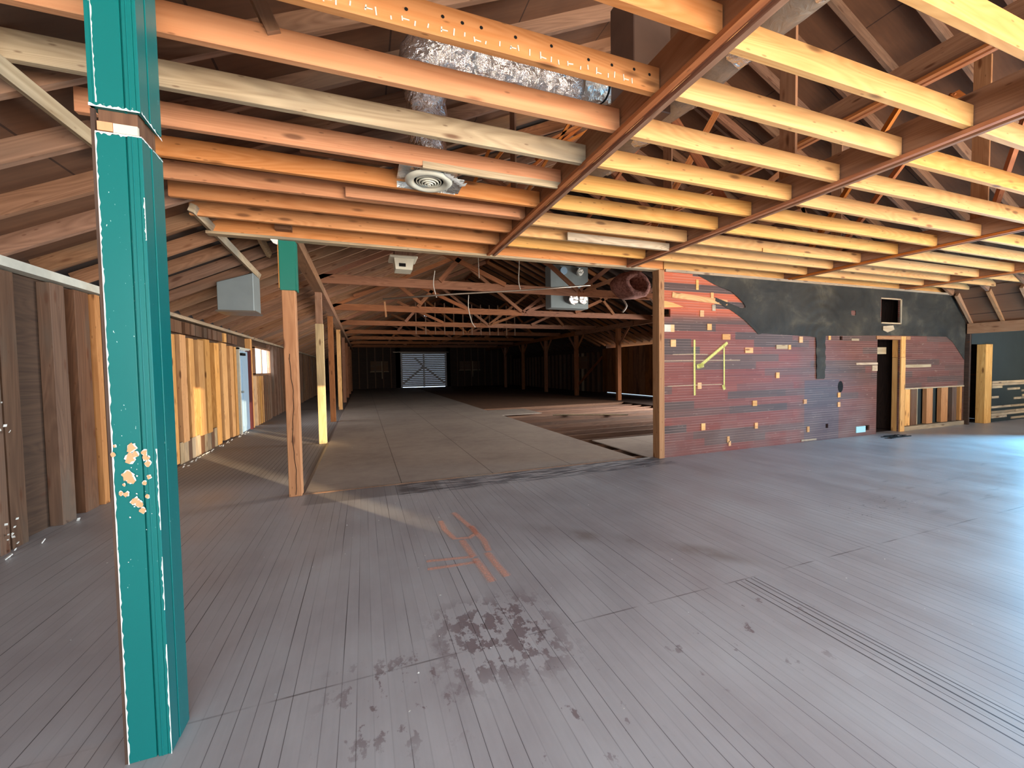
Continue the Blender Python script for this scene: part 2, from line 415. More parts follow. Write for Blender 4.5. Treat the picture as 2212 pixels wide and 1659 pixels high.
ONES = 'first second third fourth fifth sixth seventh eighth ninth tenth eleventh twelfth thirteenth fourteenth fifteenth sixteenth seventeenth eighteenth nineteenth'.split()
TENS = {2: 'twenty', 3: 'thirty', 4: 'forty', 5: 'fifty', 6: 'sixty'}
TTH = {2: 'twentieth', 3: 'thirtieth', 4: 'fortieth', 5: 'fiftieth', 6: 'sixtieth'}
def nth(i):
    if i < 20: return ONES[i - 1]
    t, u = divmod(i, 10)
    return TTH[t] if u == 0 else TENS[t] + '-' + ONES[u - 1]

def stroke(pts, width, z=None, yplane=None, zoff=0.0):
    """ribbon with uv: u along, v across; on the floor (z) or on a wall facing -Y (yplane)"""
    mb = MB(); L = 0.0; P = [Vector(p) for p in pts]
    nrm = Vector((0, 0, 1)) if z is not None else Vector((0, -1, 0))
    Q = [Vector((p[0], p[1], z)) if z is not None else Vector((p[0], yplane, p[1])) for p in pts]
    offs = []
    for i in range(len(Q)):
        d = (Q[min(i + 1, len(Q) - 1)] - Q[max(i - 1, 0)]).normalized(); offs.append(nrm.cross(d).normalized() * width / 2)
    for i in range(len(Q) - 1):
        l2 = L + (Q[i + 1] - Q[i]).length
        mb.quad([Q[i] - offs[i], Q[i + 1] - offs[i + 1], Q[i + 1] + offs[i + 1], Q[i] + offs[i]], [(L, 0), (l2, 0), (l2, 1), (L, 1)]); L = l2
    return mb

# ------------------------------------------------------------------ levels
XL, XR, YF, YB = -2.70, 12.65, -3.0, 34.5          # inner faces of the left, right, front and far walls
XC, ZR, SL = 4.97, 6.00, 0.47                      # ridge, height of the rafter undersides there, slope
XP, XQ = -0.78, 10.25                              # the two rows of posts
ZJ, HJ = 2.92, 0.14                                # joist underside and depth
def zl(x): return ZR - SL * (XC - x)
def zr(x): return ZR - 0.45 * (x - XC)

# ------------------------------------------------------------------ floor
ground = struct('floor_ground', MB().box(-4.0, 16.5, -3.2, 36.0, -0.75, -0.6), DIRT)
floor = struct('floor', MB().box(-2.95, 16.0, YF - 0.1, 5.21, -0.12, 0.0, 'y'), FLOOR)
struct('floor', MB().box(-2.95, -0.68, 5.21, YB + 0.1, -0.12, 0.0, 'y'), FLOOR)
struct('floor', MB().box(-0.68, 3.93, 5.21, YB + 0.1, -0.11, 0.012, 'y'), PLY)
struct('floor', MB().box(9.9, 12.95, 5.21, YB + 0.1, -0.12, 0.0, 'y'), DKW)
struct('floor', MB().box(3.93, 9.9, 13.9, YB + 0.1, -0.12, 0.0, 'y'), FJ)
mb = MB()
struct('trim_1', MB().box(-0.69, 3.93, 5.200, 5.212, 0.0, 0.013), SB)

# the opening in the floor with its bare floor joists
fj = [y for y in [5.45 + 0.56 * i for i in range(21)] if y < 13.85]
for i, y in enumerate(fj):
    MB().box(3.93, 9.9, y - 0.025, y + 0.025, -0.22, -0.03).build('floor_joist', FJ,
        label='brown floor joist crossing the open hole in the floor, %s from the partition' % nth(i + 1), cat='floor joist', group='floor joists in the open hole')
MB().box(4.2, 7.4, 5.25, 6.95, -0.028, -0.012).build('plywood_sheet', PLY, label='dusty grey plywood sheet lying over the floor joists beside the partition corner', cat='plywood sheet')
MB().box(4.0, 5.35, 11.9, 13.5, -0.028, -0.012).build('plywood_sheet', PLY, label='small grey plywood sheet covering the far left corner of the floor hole', cat='plywood sheet')
MB().beam((5.4, 11.2, -0.01), (7.4, 10.2, -0.01), 0.09, 0.03).build('loose_plank', LT, label='pale loose plank lying across the floor joists of the hole', cat='plank')

# spray marks on the floor
marks = [([(0.40, 3.01), (0.55, 2.985), (0.745, 2.95)], 0.035), ([(0.39, 2.885), (0.56, 2.87), (0.745, 2.86)], 0.035),
         ([(0.745, 2.95), (0.735, 3.15), (0.73, 3.28)], 0.05), ([(0.64, 3.78), (0.64, 3.55), (0.68, 3.33), (0.80, 3.30), (0.88, 3.38), (0.88, 3.55)], 0.045),
         ([(0.80, 3.95), (0.87, 3.5), (0.90, 3.2), (0.88, 3.0)], 0.045), ([(0.745, 2.92), (0.76, 2.75), (0.77, 2.55)], 0.05), ([(0.86, 2.98), (0.87, 2.75), (0.885, 2.58)], 0.05)]
for p, wd in marks:
    stroke(p, wd * 1.7, z=0.002).build('spray_paint_mark', ORSP, floor, label='orange spray-painted line')

# tiny debris
mb = MB()
for _ in range(150):
    x = random.uniform(-2.3, 9); y = random.uniform(0.6, 5.0) if random.random() < 0.8 else random.uniform(5.2, 9)
    r = random.uniform(0.002, 0.006) * (1 + 0.3 * y * 0.3); a = random.uniform(0, 3)
    p = [(x + r * math.cos(a + k * 1.7) * random.uniform(.6, 1.4), y + r * math.sin(a + k * 1.7) * random.uniform(.6, 1.4)) for k in range(4)]
    zt = 0.0005 + (0.013 if (x > -0.68 and y > 5.2) else 0)
    if x > 3.9 and y > 5: continue
    mb.quad([(q[0], q[1], zt + random.uniform(0.001, 0.004)) for q in p], [(0, 0)] * 4)
mb.build('debris_chips', CHIPW, label='tiny white chips of debris scattered over the grey floor', cat='debris', kind='stuff')
mb = MB()
for k in range(60):
    y = random.uniform(3.6, 11.5); x = -2.68 + abs(random.gauss(0, 0.05)); r = random.uniform(0.008, 0.03)
    mb.beam((x, y, 0.006), (x + r, y + random.uniform(-.03, .03), random.uniform(0.01, 0.04)), r, 0.006)
mb.build('plaster_crumbs', CHIPW, label='white crumbs of plaster lying along the foot of the left wall', cat='debris', kind='stuff')

# ------------------------------------------------------------------ left wall
wl = MB(); T0, T1 = XL - 0.20, XL - 0.13
def wallx(mb, x0, x1, holes, y0, y1, z0, z1):
    ys = sorted({y0, y1, *[h[0] for h in holes], *[h[1] for h in holes]}); zs = sorted({z0, z1, *[h[2] for h in holes], *[h[3] for h in holes]})
    for a, b in zip(ys, ys[1:]):
        for c, d in zip(zs, zs[1:]):
            if any(h[0] <= (a + b) / 2 <= h[1] and h[2] <= (c + d) / 2 <= h[3] for h in holes): continue
            mb.box(x0, x1, a, b, c, d, 'y')
LH = [(11.05, 12.6, 0.0, 1.98), (12.6, 15.4, 1.40, 2.12)]
wallx(wl, T0, T1, LH, YF, YB, 0, 2.42)
struct('wall_left', wl, SH)
studs = [(4.36, 4.46, SB), (4.51, 4.68, SB), (5.07, 5.26, SB), (5.44, 5.66, SB), (5.71, 5.80, PW), (5.95, 6.1, SB), (6.4, 6.55, SB), (6.8, 6.95, SP), (7.2, 7.3, SP),
         (7.40, 7.80, SP), (7.86, 8.16, SP), (8.28, 8.56, SP), (8.58, 8.91, SP), (8.93, 9.22, SP), (9.50, 9.84, SP), (9.96, 10.36, SP), (10.40, 10.70, SP), (10.76, 10.98, SP),
         (12.10, 12.26, SP), (12.32, 12.46, SB)]
yy = 14.55
while yy < 34: studs.append((yy, yy + 0.14, SB)); yy += 0.48
yy = 2.85
while yy < 4.2: studs.append((yy, yy + 0.1, SB)); yy += 0.41
studs.sort()
ns = 0
for i, (a, b, mt) in enumerate(studs):
    z0 = 0.0; z1 = 2.30
    if 7.8 < a < 9.3: z0 = 0.30
    if 7.3 < a < 11: z1 = 2.02 + 0.04 * random.random()
    d = random.uniform(0.0, 0.05)
    if 7.3 < a < 11: a2 = 0.0; b = b - 0.24 * (b - a); z0 = z0 + random.uniform(0, .03)
    if a < 4.3: lab = 'rough brown stud of the left wall on the camera side of the column, %s' % nth(int(round((a - 2.85) / 0.41)) + 1)
    elif a < 5.7: lab = 'dark brown wall stud left of the green column, %s from the picture edge' % nth([4.36, 4.51, 5.07, 5.44].index(a) + 1)
    elif a < 7.35: lab = 'stud of the left wall hidden behind the green column, %s of that stretch' % nth([5.71, 5.95, 6.4, 6.8, 7.2].index(a) + 1)
    elif a < 11: ns += 1; lab = 'pale knotty pine board of the left wall, %s board right of the green column' % nth(ns)
    elif a < 12.6: lab = 'pine stud between the blue door and the bright window, the %s one' % ('wide' if a < 12.3 else 'narrow')
    else: lab = 'brown stud of the far left wall, %s beyond the bright window' % nth(int(round((a - 14.5) / 0.48)) + 1)
    MB().box(T1 + 0.002, XL - d, a, b, z0, z1, 'z').build('wall_stud', mt, label=lab, cat='wall stud', group='studs and boards of the left wall', bevel=0.003)
# short blocks above the pale boards
ya = 7.45; k = 0
while ya < 11.0:
    k += 1; wdt = random.uniform(0.14, 0.3)
    MB().box(T1 + 0.002, XL - 0.01 - random.uniform(0, 0.03), ya, ya + wdt, 2.08, 2.27, 'z').build('blocking', random.choice([SP, SB, SB]),
        label='short block above the pale boards of the left wall, %s from the green column' % nth(k), cat='wood block', group='short blocks on top of the pale boards')
    ya += wdt + random.uniform(0.04, 0.12)
# sill-high board remains at the foot of the pale wall
ya = 7.75; k = 0
while ya < 9.35:
    k += 1; wdt = random.uniform(0.13, 0.2)
    MB().box(XL - 0.06, XL - 0.035, ya, ya + wdt, 0.0, 0.34 + 0.05 * (ya - 7.7) * 0.3, 'z').build('skirt_board', LT if k % 3 else SB,
        label='short weathered board at the foot of the left wall, %s from the green column' % nth(k), cat='board', group='short weathered boards at the foot of the left wall')
    ya += wdt + 0.006
struct('trim_2', MB().box(XL - 0.10, XL + 0.012, YF, 7.2, 2.315, 2.395, 'y'), PEAL)
struct('trim_3', MB().box(XL - 0.10, XL + 0.005, 7.2, YB, 2.305, 2.36, 'y'), LT)
# white shreds on the wall near the picture edge
mb = MB()
for k in range(16):
    y = 4.36 + random.random() * 0.12; z = random.choice([random.uniform(0, .3), random.uniform(0.5, 1.4)]); r = random.uniform(0.006, 0.02)
    mb.beam((XL + 0.004, y, z), (XL + 0.012, y + random.uniform(-.02, .02), z + r), r, 0.003)
mb.build('plaster_shreds', CHIPW, label='white shreds of plaster clinging to the left wall at the picture edge', cat='debris', kind='stuff')

# the blue door and the window
T0_, T1_, T0, T1 = T0, T1, XL - 0.065, XL - 0.03
d = MB().box(T0 + 0.005, T0 + 0.04, 11.10, 11.88, 0.02, 1.95, 'z').build('door_1', DBLUE, None, kind='structure')
MB().box(T0 + 0.04, T0 + 0.055, 11.3, 11.68, 0.15, 1.75, 'z').build('door_panel', DBLUE, d)
MB().box(T0 + 0.04, T0 + 0.09, 11.2, 11.5, 1.84, 1.90, 'y').build('door_closer', BLACK, d)
MB().tube([(T0 + 0.04, 11.18, 0.98), (T0 + 0.10, 11.18, 0.98)], 0.025).build('door_handle', GREYM, d)
f = MB(); f.box(T0 - 0.01, XL + 0.01, 11.00, 11.06, 0, 2.02, 'z'); f.box(T0 - 0.01, XL + 0.01, 11.0, 12.0, 1.98, 2.03, 'y')
struct('door_frame', f, PEAL)
struct('door_frame', MB().box(T0 - 0.01, XL + 0.02, 11.90, 12.02, 0, 2.0, 'z'), DRED)
f = MB(); f.box(T0 - 0.02, T1 + 0.03, 12.5, 12.56, 1.38, 2.12, 'z'); f.box(T0 - 0.02, T1 + 0.03, 14.38, 14.44, 1.38, 2.12, 'z')
f.box(T0 - 0.02, T1 + 0.03, 12.5, 14.44, 1.36, 1.41, 'y'); f.box(T0 - 0.02, T1 + 0.03, 12.5, 14.44, 2.09, 2.14, 'y'); f.box(T0, T1, 13.42, 13.47, 1.4, 2.1, 'z')
win = struct('window_1', f, RF)
gl = M('window_glass'); gl.out((0.9, 0.95, 1.0), 0.05, spec=0.5); gl.b.inputs['Alpha'].default_value = 0.12
for a, b in ((12.56, 13.42), (13.47, 14.38)):
    MB().box(T0 + 0.03, T0 + 0.036, a, b, 1.41, 2.09, 'y').build('window_pane', gl.mat, win)
T0, T1 = T0_, T1_
for k, yb in enumerate([12.62 + 0.24 * i for i in range(8)]):
    MB().box(T1 + 0.002, XL - 0.02, yb, yb + 0.13, 0.0, 1.34, 'z').build('wall_stud', SP if k < 4 else SB,
        label='short stud under the bright window, %s from the blue door' % nth(k + 1), cat='wall stud', group='short studs under the bright window')

# ------------------------------------------------------------------ right, far and front walls
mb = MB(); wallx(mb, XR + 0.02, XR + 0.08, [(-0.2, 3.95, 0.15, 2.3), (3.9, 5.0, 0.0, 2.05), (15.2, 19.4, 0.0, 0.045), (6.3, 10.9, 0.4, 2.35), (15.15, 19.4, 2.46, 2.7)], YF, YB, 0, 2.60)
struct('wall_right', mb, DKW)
# brown boards of the right wall in the rear hall
ya = 15.1; k = 0
while ya < 19.3:
    k += 1
    MB().box(XR - 0.03, XR, ya, ya + 0.44, 0.05, 2.44, 'z').build('wall_board', BW, label='wide brown vertical board of the rear right wall, %s from the partition' % nth(k),
        cat='wall board', group='wide brown boards of the rear right wall')
    ya += 0.46
mb = MB()
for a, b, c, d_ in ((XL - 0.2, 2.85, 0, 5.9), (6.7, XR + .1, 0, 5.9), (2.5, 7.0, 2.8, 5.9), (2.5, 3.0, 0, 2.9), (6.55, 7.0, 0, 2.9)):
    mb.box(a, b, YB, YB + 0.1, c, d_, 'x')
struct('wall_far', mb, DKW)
# front wall behind the camera: piers, sill and header around the shop windows
mb = MB(); 
for x0, x1 in ((XL - 0.2, -2.2), (1.2, 1.35), (4.7, 4.95), (8.6, 8.8), (12.4, 12.75)): mb.box(x0, x1, YF - 0.12, YF, 0.35, 2.9, 'z')
mb.box(XL - 0.2, 12.75, YF - 0.12, YF, 0, 0.35, 'x'); mb.box(XL - 0.2, 12.75, YF - 0.12, YF, 2.9, 6.2, 'x')
struct('wall_front', mb, SB)

# unseen blocker added to cut the low sun into narrow beams
def sx(n_, y): return (n_ - 0.56 * y) / 0.83
mb = MB()
for a, b in ((-40, 2.22), (2.80, 4.02), (4.62, 60)):
    mb.box(sx(a, -30), sx(b, -30), -30.3, -30, -0.6, 12.0, 'x')
mb.box(sx(2.22, -30), sx(2.80, -30), -30.3, -30, -0.6, 5.0, 'x'); mb.box(sx(4.02, -30), sx(4.62, -30), -30.3, -30, -0.6, 5.72, 'x')
struct('sun_blocker', mb, SB)

# barn door in the far wall
bd = empty('barn_door', (4.78, YB - 0.12, 0.03), 'large grey sliding barn door of horizontal boards in the dark far wall', 'barn door')
GD = wood('door_grey_boards', (225, 225, 228), (190, 192, 198), vary=0.2, kn=0.2, satv=0.0, hue=0.0)
mb = MB()
for k in range(18): mb.box(2.9, 6.65, YB - 0.09, YB - 0.06, 0.06 + k * 0.157, 0.21 + k * 0.157, 'x')
mb.build('door_boards', GD, bd)
for a, b in (((3.0, 0.3), (4.7, 1.7)), ((4.8, 1.7), (6.5, 0.3)), ((4.0, 2.5), (4.75, 1.7))):
    MB().beam((a[0], YB - 0.11, a[1]), (b[0], YB - 0.11, b[1]), 0.03, 0.14).build('brace', GD, bd)
for x in (2.95, 4.75, 6.6): MB().box(x - 0.07, x + 0.07, YB - 0.12, YB - 0.09, 0.03, 2.85, 'z').build('stile', GD, bd)
MB().box(2.3, 6.9, YB - 0.16, YB - 0.12, 2.9, 2.96, 'x').build('track', PIPE, bd)
MB().box(6.1, 6.3, YB - 0.15, YB - 0.13, 1.40, 1.44, 'x').build('handle', PEAL, bd)
for (x0, x1, z0, z1, lab) in ((0.55, 1.9, 1.38, 2.2, 'dim boarded window left of the grey barn door'), (7.8, 9.6, 1.4, 2.15, 'dim boarded window right of the grey barn door')):
    wb = empty('boarded_window', ((x0 + x1) / 2, YB - 0.02, z0), lab, 'window', 'boarded windows of the far wall')
    MB().box(x0, x1, YB - 0.05, YB - 0.02, z0, z1, 'x').build('covering_board', SB, wb)
    MB().box(x0 + (x1 - x0) * .62, x0 + (x1 - x0) * .62 + 0.06, YB - 0.08, YB - 0.05, z0 - 0.6, z1, 'z').build('batten', LT, wb)
    MB().box(x0 - 0.05, x1 + 0.05, YB - 0.07, YB - 0.05, z0 - 0.05, z0, 'x').build('sill_board', LT, wb)
for k, x in enumerate([-2.2 + 0.61 * i for i in range(25)]):
    if 2.5 < x < 7.0: continue
    MB().box(x, x + 0.09, YB - 0.02 - 0.09, YB - 0.002, 0.0, 3.3, 'z').build('far_wall_stud', SB, label='stud of the dark far wall, %s from its left corner' % nth(k + 1), cat='wall stud', group='studs of the far wall')
MB().box(XL, XR, YB - 0.16, YB - 0.11, 3.3, 3.45, 'x').build('far_wall_plate', TR, label='long horizontal plate across the dark far wall above the barn door', cat='timber plate')

# ------------------------------------------------------------------ roof deck and rafters
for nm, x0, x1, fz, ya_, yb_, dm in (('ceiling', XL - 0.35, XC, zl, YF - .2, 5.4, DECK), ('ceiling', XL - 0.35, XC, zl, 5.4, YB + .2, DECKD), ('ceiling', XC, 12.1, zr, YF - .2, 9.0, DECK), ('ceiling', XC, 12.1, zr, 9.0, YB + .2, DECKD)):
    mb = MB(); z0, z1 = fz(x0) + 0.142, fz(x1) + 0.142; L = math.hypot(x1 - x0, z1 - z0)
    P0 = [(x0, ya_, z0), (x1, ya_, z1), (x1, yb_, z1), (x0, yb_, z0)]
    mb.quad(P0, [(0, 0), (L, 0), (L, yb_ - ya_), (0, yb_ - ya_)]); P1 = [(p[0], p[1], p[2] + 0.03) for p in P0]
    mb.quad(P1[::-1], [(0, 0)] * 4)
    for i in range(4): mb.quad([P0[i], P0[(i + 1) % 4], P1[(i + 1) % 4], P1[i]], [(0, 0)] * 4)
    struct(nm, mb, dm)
# steeper skirt of the roof on the right side
mb = MB(); mb.prism([(12.0, 2.965), (12.05, 2.93), (12.80, 2.10), (12.84, 2.13), (12.1, 3.0)], YF, 5.15); struct('ceiling', mb, DECK)
mb = MB(); mb.beam((11.9, 5.2, 2.93), (11.9, YB, 2.93), 0.02, 0.02)
mb = MB(); mb.prism([(12.0, 2.95), (13.1, 2.45), (13.1, 2.48), (12.0, 3.0)], 5.2, YB); struct('ceiling', mb, BW)

i = 0; y = 1.84
ry = []
while y < 34.2: ry.append(y); y += 0.53
for i, y in enumerate(ry):
    lab = 'brown roof rafter on the left slope, %s from the camera' % nth(i + 1)
    MB().beam((XL - 0.1, y, zl(XL - 0.1) + 0.07), (XC - 0.02, y, zl(XC) + 0.06), 0.045, 0.138).build('rafter', RF, label=lab, cat='rafter', group='rafters of the left roof slope')
for i, y in enumerate(ry):
    lab = 'brown roof rafter on the right slope, %s from the camera' % nth(i + 1)
    MB().beam((XC + 0.02, y, zr(XC) + 0.06), (12.0 if y < 5.1 else 12.6, y, zr(12.0 if y < 5.1 else 12.6) + 0.07), 0.045, 0.138).build('rafter', RF if y < 8 else (BW if 14 < y < 20 else DKW), label=lab, cat='rafter', group='rafters of the right roof slope')  # rear rafters in darker wood, the hall's shade put into their colour
MB().box(XC - 0.02, XC + 0.02, YF, YB, zl(XC) - 0.1, zl(XC) + 0.11, 'y').build('ridge_board', TR, label='long ridge board at the top of the roof', cat='ridge board')
for i, y in enumerate((4.05, 4.50, 4.97)):
    MB().beam((12.05, y, 2.86), (12.70, y, 2.24), 0.05, 0.10).build('skirt_rafter', GB, label='short sloping rafter of the right roof skirt, %s from the partition' % nth(3 - i), cat='rafter', group='short rafters of the right roof skirt')
MB().box(12.60, 12.72, -2.9, 5.02, 2.03, 2.25, 'y').build('header_beam', GB, label='grey-brown header beam along the top of the right wall opening', cat='beam')

# plates on top of the posts
for i, (a, b) in enumerate(((5.05, 5.33), (5.35, 8.95), (9.0, 16.6), (16.65, 27.5), (27.55, 34.4))):
    MB().box(XP - 0.08, XP + 0.08, a, b, 2.98, 3.14, 'y').build('plate_beam', RF, label='timber plate on the left posts, %s length from the camera' % nth(i + 1), cat='beam', group='plate beams over the left row of posts')
for i, (a, b) in enumerate(((5.4, 13.6), (13.65, 18.4), (18.45, 34.4))):
    MB().box(XQ - 0.08, XQ + 0.08, a, b, 3.06, 3.26, 'y').build('plate_beam', BW, label='orange-lit timber plate on the right posts, %s length from the partition' % nth(i + 1), cat='beam', group='plate beams over the right row of posts')

# ------------------------------------------------------------------ posts
py_ = [8.85, 12.58, 16.5, 20.2, 23.9, 27.6, 31.3]
# near teal column
gx0, gx1, gy0, gy1 = -0.852, -0.715, 1.83, 1.985
gp = empty('column', ((gx0 + gx1) / 2, (gy0 + gy1) / 2, 0), 'glossy teal boxed column in the foreground with chipped paint', 'column')
MB().box(gx0 - 0.004, gx0 + 0.0075, gy0 + 0.003, gy0 + 0.0155, 0, 2.34, 'z').build('bare_edge', SH, gp, label='dark bare wood edge')
MB().box(gx0 + 0.012, gx1 - 0.016, gy0 + 0.016, gy1 - 0.01, 0, 2.97, 'z').build('post_core', SB, gp)
def casing(z0, z1, ex=0.0):
    f = MB(); f.box(gx0 - ex + 0.008, gx0 + 0.090, gy0, gy0 + 0.015, z0, z1, 'z'); f.box(gx0 + 0.090, gx0 + 0.096, gy0 + 0.006, gy0 + 0.015, z0, z1, 'z'); f.box(gx0 + 0.096, gx1 - 0.012, gy0 - 0.003, gy0 + 0.015, z0, z1, 'z')
    f.box(gx0 + 0.108, gx0 + 0.112, gy0 - 0.006, gy0, z0, z1, 'z')
    f.build('front_casing', TEAL, gp, bevel=0.002)
    s_ = MB(); s_.box(gx1 - 0.0115, gx1, gy0 - 0.003, gy0 + 0.062, z0, z1, 'z'); s_.box(gx1 - 0.014, gx1 - 0.005, gy0 + 0.062, gy0 + 0.066, z0, z1, 'z'); s_.box(gx1 - 0.014, gx1 + 0.002, gy0 + 0.066, gy1, z0, z1, 'z')
    s_.build('side_casing', TEAL, gp, bevel=0.002)
casing(0.0, 2.26); casing(2.345, 2.97, 0.014)
MB().box(gx0 - 0.004, gx0 + 0.0075, gy0 - 0.002, gy1 - 0.002, 2.345, 2.97, 'z').build('edge_casing', TEAL, gp)
def ragged(a, b, wdt, nseg, out, off):
    """ragged ribbon from a to b; wdt = mean width; out = direction it varies; lies off the surface"""
    mb = MB(); a = Vector(a); b = Vector(b); out = Vector(out); off = Vector(off); pr = None
    for k in range(nseg + 1):
        p = a.lerp(b, k / nseg) + off; o = p + out * wdt * random.choice([0.25, 0.5, 0.8, 1.0, 1.5]); i_ = p - out * wdt * 0.25
        if pr: mb.quad([pr[0], i_, o, pr[1]], [(0, 0)] * 4)
        pr = (i_, o)
    return mb
fy = gy0 - 0.0010
ragged((gx0 + 0.008, fy, 0.0), (gx0 + 0.008, fy, 2.26), 0.0035, 150, (1, 0, 0), (0, 0, 0)).build('chipped_edge', CHIPW, gp)
ragged((gx0 + 0.014, fy, 2.36), (gx0 + 0.012, fy, 2.80), 0.0025, 40, (1, 0, 0), (0, 0, 0)).build('chipped_edge', CHIPW, gp)
ragged((gx0 + 0.008, fy, 2.262), (gx1, fy, 2.262), 0.006, 22, (0, 0, -1), (0, 0, 0)).build('chipped_edge', CHIPW, gp)
ragged((gx0 - 0.004, fy - .004, 2.345), (gx1, fy - .004, 2.345), 0.006, 26, (0, 0, 1), (0, 0, 0)).build('chipped_edge', CHIPW, gp)
ragged((gx1 + 0.003, gy0, 2.345), (gx1 + 0.003, gy1, 2.33), 0.006, 16, (0, 0, 1), (0, 0, 0)).build('chipped_edge', CHIPW, gp)
ragged((gx1 + 0.001, gy0, 2.262), (gx1 + 0.003, gy1, 2.25), 0.004, 16, (0, 0, -1), (0, 0, 0)).build('chipped_edge', CHIPW, gp)
for za, zb in ((0.0, 0.42), (0.55, 0.75), (0.85, 1.15), (1.9, 2.05)):
    ragged((gx1 + 0.0005, fy - 0.003, za), (gx1 + 0.0005, fy - 0.003, zb), 0.003, 26, (-1, 0, 0), (0, 0, 0)).build('chipped_edge', CHIPW, gp)
f = MB(); f.box(gx0 + 0.012, gx0 + 0.055, gy0 + 0.004, gy0 + 0.015, 2.270, 2.30, 'x'); f.build('shim', CHIPO, gp)
f = MB(); f.box(gx0 + 0.057, gx1 - 0.012, gy0 + 0.002, gy0 + 0.014, 2.266, 2.298, 'x'); f.build('shim', WHITE, gp)
ch = MB(); cw = MB()
def blob(mb, x, z, r, y, rag=0.5):
    n = 11; a0 = random.random() * 6
    mb.quad([(x + r * math.cos(a0 + 2 * math.pi * k / n) * (1 + random.uniform(-rag, rag)), y, z + 1.2 * r * math.sin(a0 + 2 * math.pi * k / n) * (1 + random.uniform(-rag, rag))) for k in range(n)], [(0, 0)] * n)
random.seed(11)
for (x, z, r) in ((0.066, 1.16, .012), (0.060, 1.125, .014), (0.075, 1.135, .009), (0.013, 1.14, .006), (0.102, 1.14, .008), (0.106, 1.12, .009), (0.11, 1.10, .008), (0.052, 1.06, .013), (0.060, 1.045, .011), (0.045, 1.065, .008),
                  (0.098, 1.03, .006), (0.030, 1.00, .006), (0.045, 0.995, .007), (0.07, 0.97, .009), (0.079, 0.955, .010), (0.089, 0.93, .008), (0.062, 0.965, .007), (0.112, 1.05, .006), (0.105, 0.98, .006), (0.04, 1.03, .004), (0.02, 1.17, .004)):
    bk = 0.00015 * len(cw.f); blob(cw, gx0 + x, z, r * 1.18, gy0 - 0.0040 - bk, .3); blob(ch, gx0 + x, z, r, gy0 - 0.0075 - bk, .45)
for _ in range(14): blob(cw, gx0 + random.uniform(.02, .125), random.gauss(1.05, .14), random.uniform(.001, .0025), gy0 - 0.0040 - 0.00015 * len(cw.f))
cw.build('paint_flake', CHIPW, gp, label='white chipped primer'); ch.build('bare_patch', CHIPO, gp, label='bare orange wood showing through chipped paint')

p2 = empty('column', (-0.77, 5.24, 0), 'bare pine post with a teal painted box left at its top', 'column')
MB().box(-0.835, -0.70, 5.17, 5.30, 0, 2.97, 'z').build('post_shaft', PW, p2, bevel=0.006)
f = MB()
pts = [(-0.765 + 0.004 * math.sin(k * 1.9) + 0.012 * math.sin(k * .5), 5.168, 0.02 + k * 0.07) for k in range(24)]
for a, b in zip(pts, pts[1:]): f.beam(a, b, 0.006, 0.002, up=(0, 1, 0))
f.build('crack', BLACK, p2)
f = MB(); f.box(-0.845, -0.692, 5.15, 5.165, 2.34, 2.90, 'z'); f.box(-0.692, -0.678, 5.15, 5.31, 2.34, 2.90, 'z'); f.build('teal_box', TEALD, p2, bevel=0.003, label='teal painted casing remnant')
f = MB(); f.box(-0.856, -0.846, 5.15, 5.30, 2.36, 2.9, 'z'); f.build('casing_edge', PW, p2)
f = MB(); f.prism([(-0.93, 2.90), (-0.70, 2.915), (-0.70, 2.895), (-0.845, 2.89), (-0.85, 2.83), (-0.89, 2.845)], 5.13, 5.145); f.build('torn_paper', CHIPW, p2)
p3 = empty('column', (-0.79, 8.85, 0), 'slim timber post behind the pine post, its lower length pale', 'column')
MB().box(-0.86, -0.72, 8.79, 8.92, 0, 2.365, 'z').build('pale_shaft', PP, p3, bevel=0.004, label='pale painted lower length')
MB().box(-0.85, -0.73, 8.80, 8.91, 2.365, 2.98, 'z').build('upper_shaft', GB, p3, bevel=0.004)
for i, y in enumerate(py_[1:]):
    MB().box(-0.93 + 0.02, -0.77, y - 0.06, y + 0.07, 0, 2.98, 'z').build('column', [TR, SP, TR, TR, TR, TR][i], label='timber post of the left row in the rear hall, %s beyond the pale slim post' % nth(i + 1), cat='column', group='distant posts of the left row', bevel=0.004)
ypr = [14.75, 18.4, 22.1, 25.8, 29.5]
for i, y in enumerate(ypr):
    c = empty('braced_post', (XQ, y, 0), 'dark brown braced post of the right row in the rear hall, %s from the partition' % nth(i + 1), 'column', 'braced posts of the right row')
    MB().box(XQ - 0.09, XQ + 0.09, y - 0.08, y + 0.08, 0, 3.06, 'z').build('shaft', TR, c, bevel=0.005)
    for s_ in (-1, 1): MB().beam((XQ, y + s_ * 0.05, 2.35), (XQ, y + s_ * 0.75, 3.05), 0.05, 0.09).build('knee_brace', TR, c)
MB().beam((XQ + 0.15, 18.5, 0.55), (XR - 0.1, 19.6, 2.0), 0.05, 0.12).build('diagonal_brace', TR, label='long diagonal brace leaning from a right row post to the rear right wall', cat='brace')
# side wall studs of the rear hall, right
y = 20.0; k = 0
while y < 34:
    k += 1
    MB().box(XR - 0.09, XR + 0.018, y, y + 0.12, 0, 2.3, 'z').build('wall_stud', LT if k in (4, 5) else SB, label='dim stud of the rear right wall, %s beyond the brown boards' % nth(k), cat='wall stud', group='dim studs of the rear right wall'); y += 0.6
MB().box(XR - 0.10, XR - 0.085, 21.2, 22.4, 1.35, 2.1, 'y').build('wall_panel', SB, label='square board nailed to the studs of the dim rear right wall', cat='board')

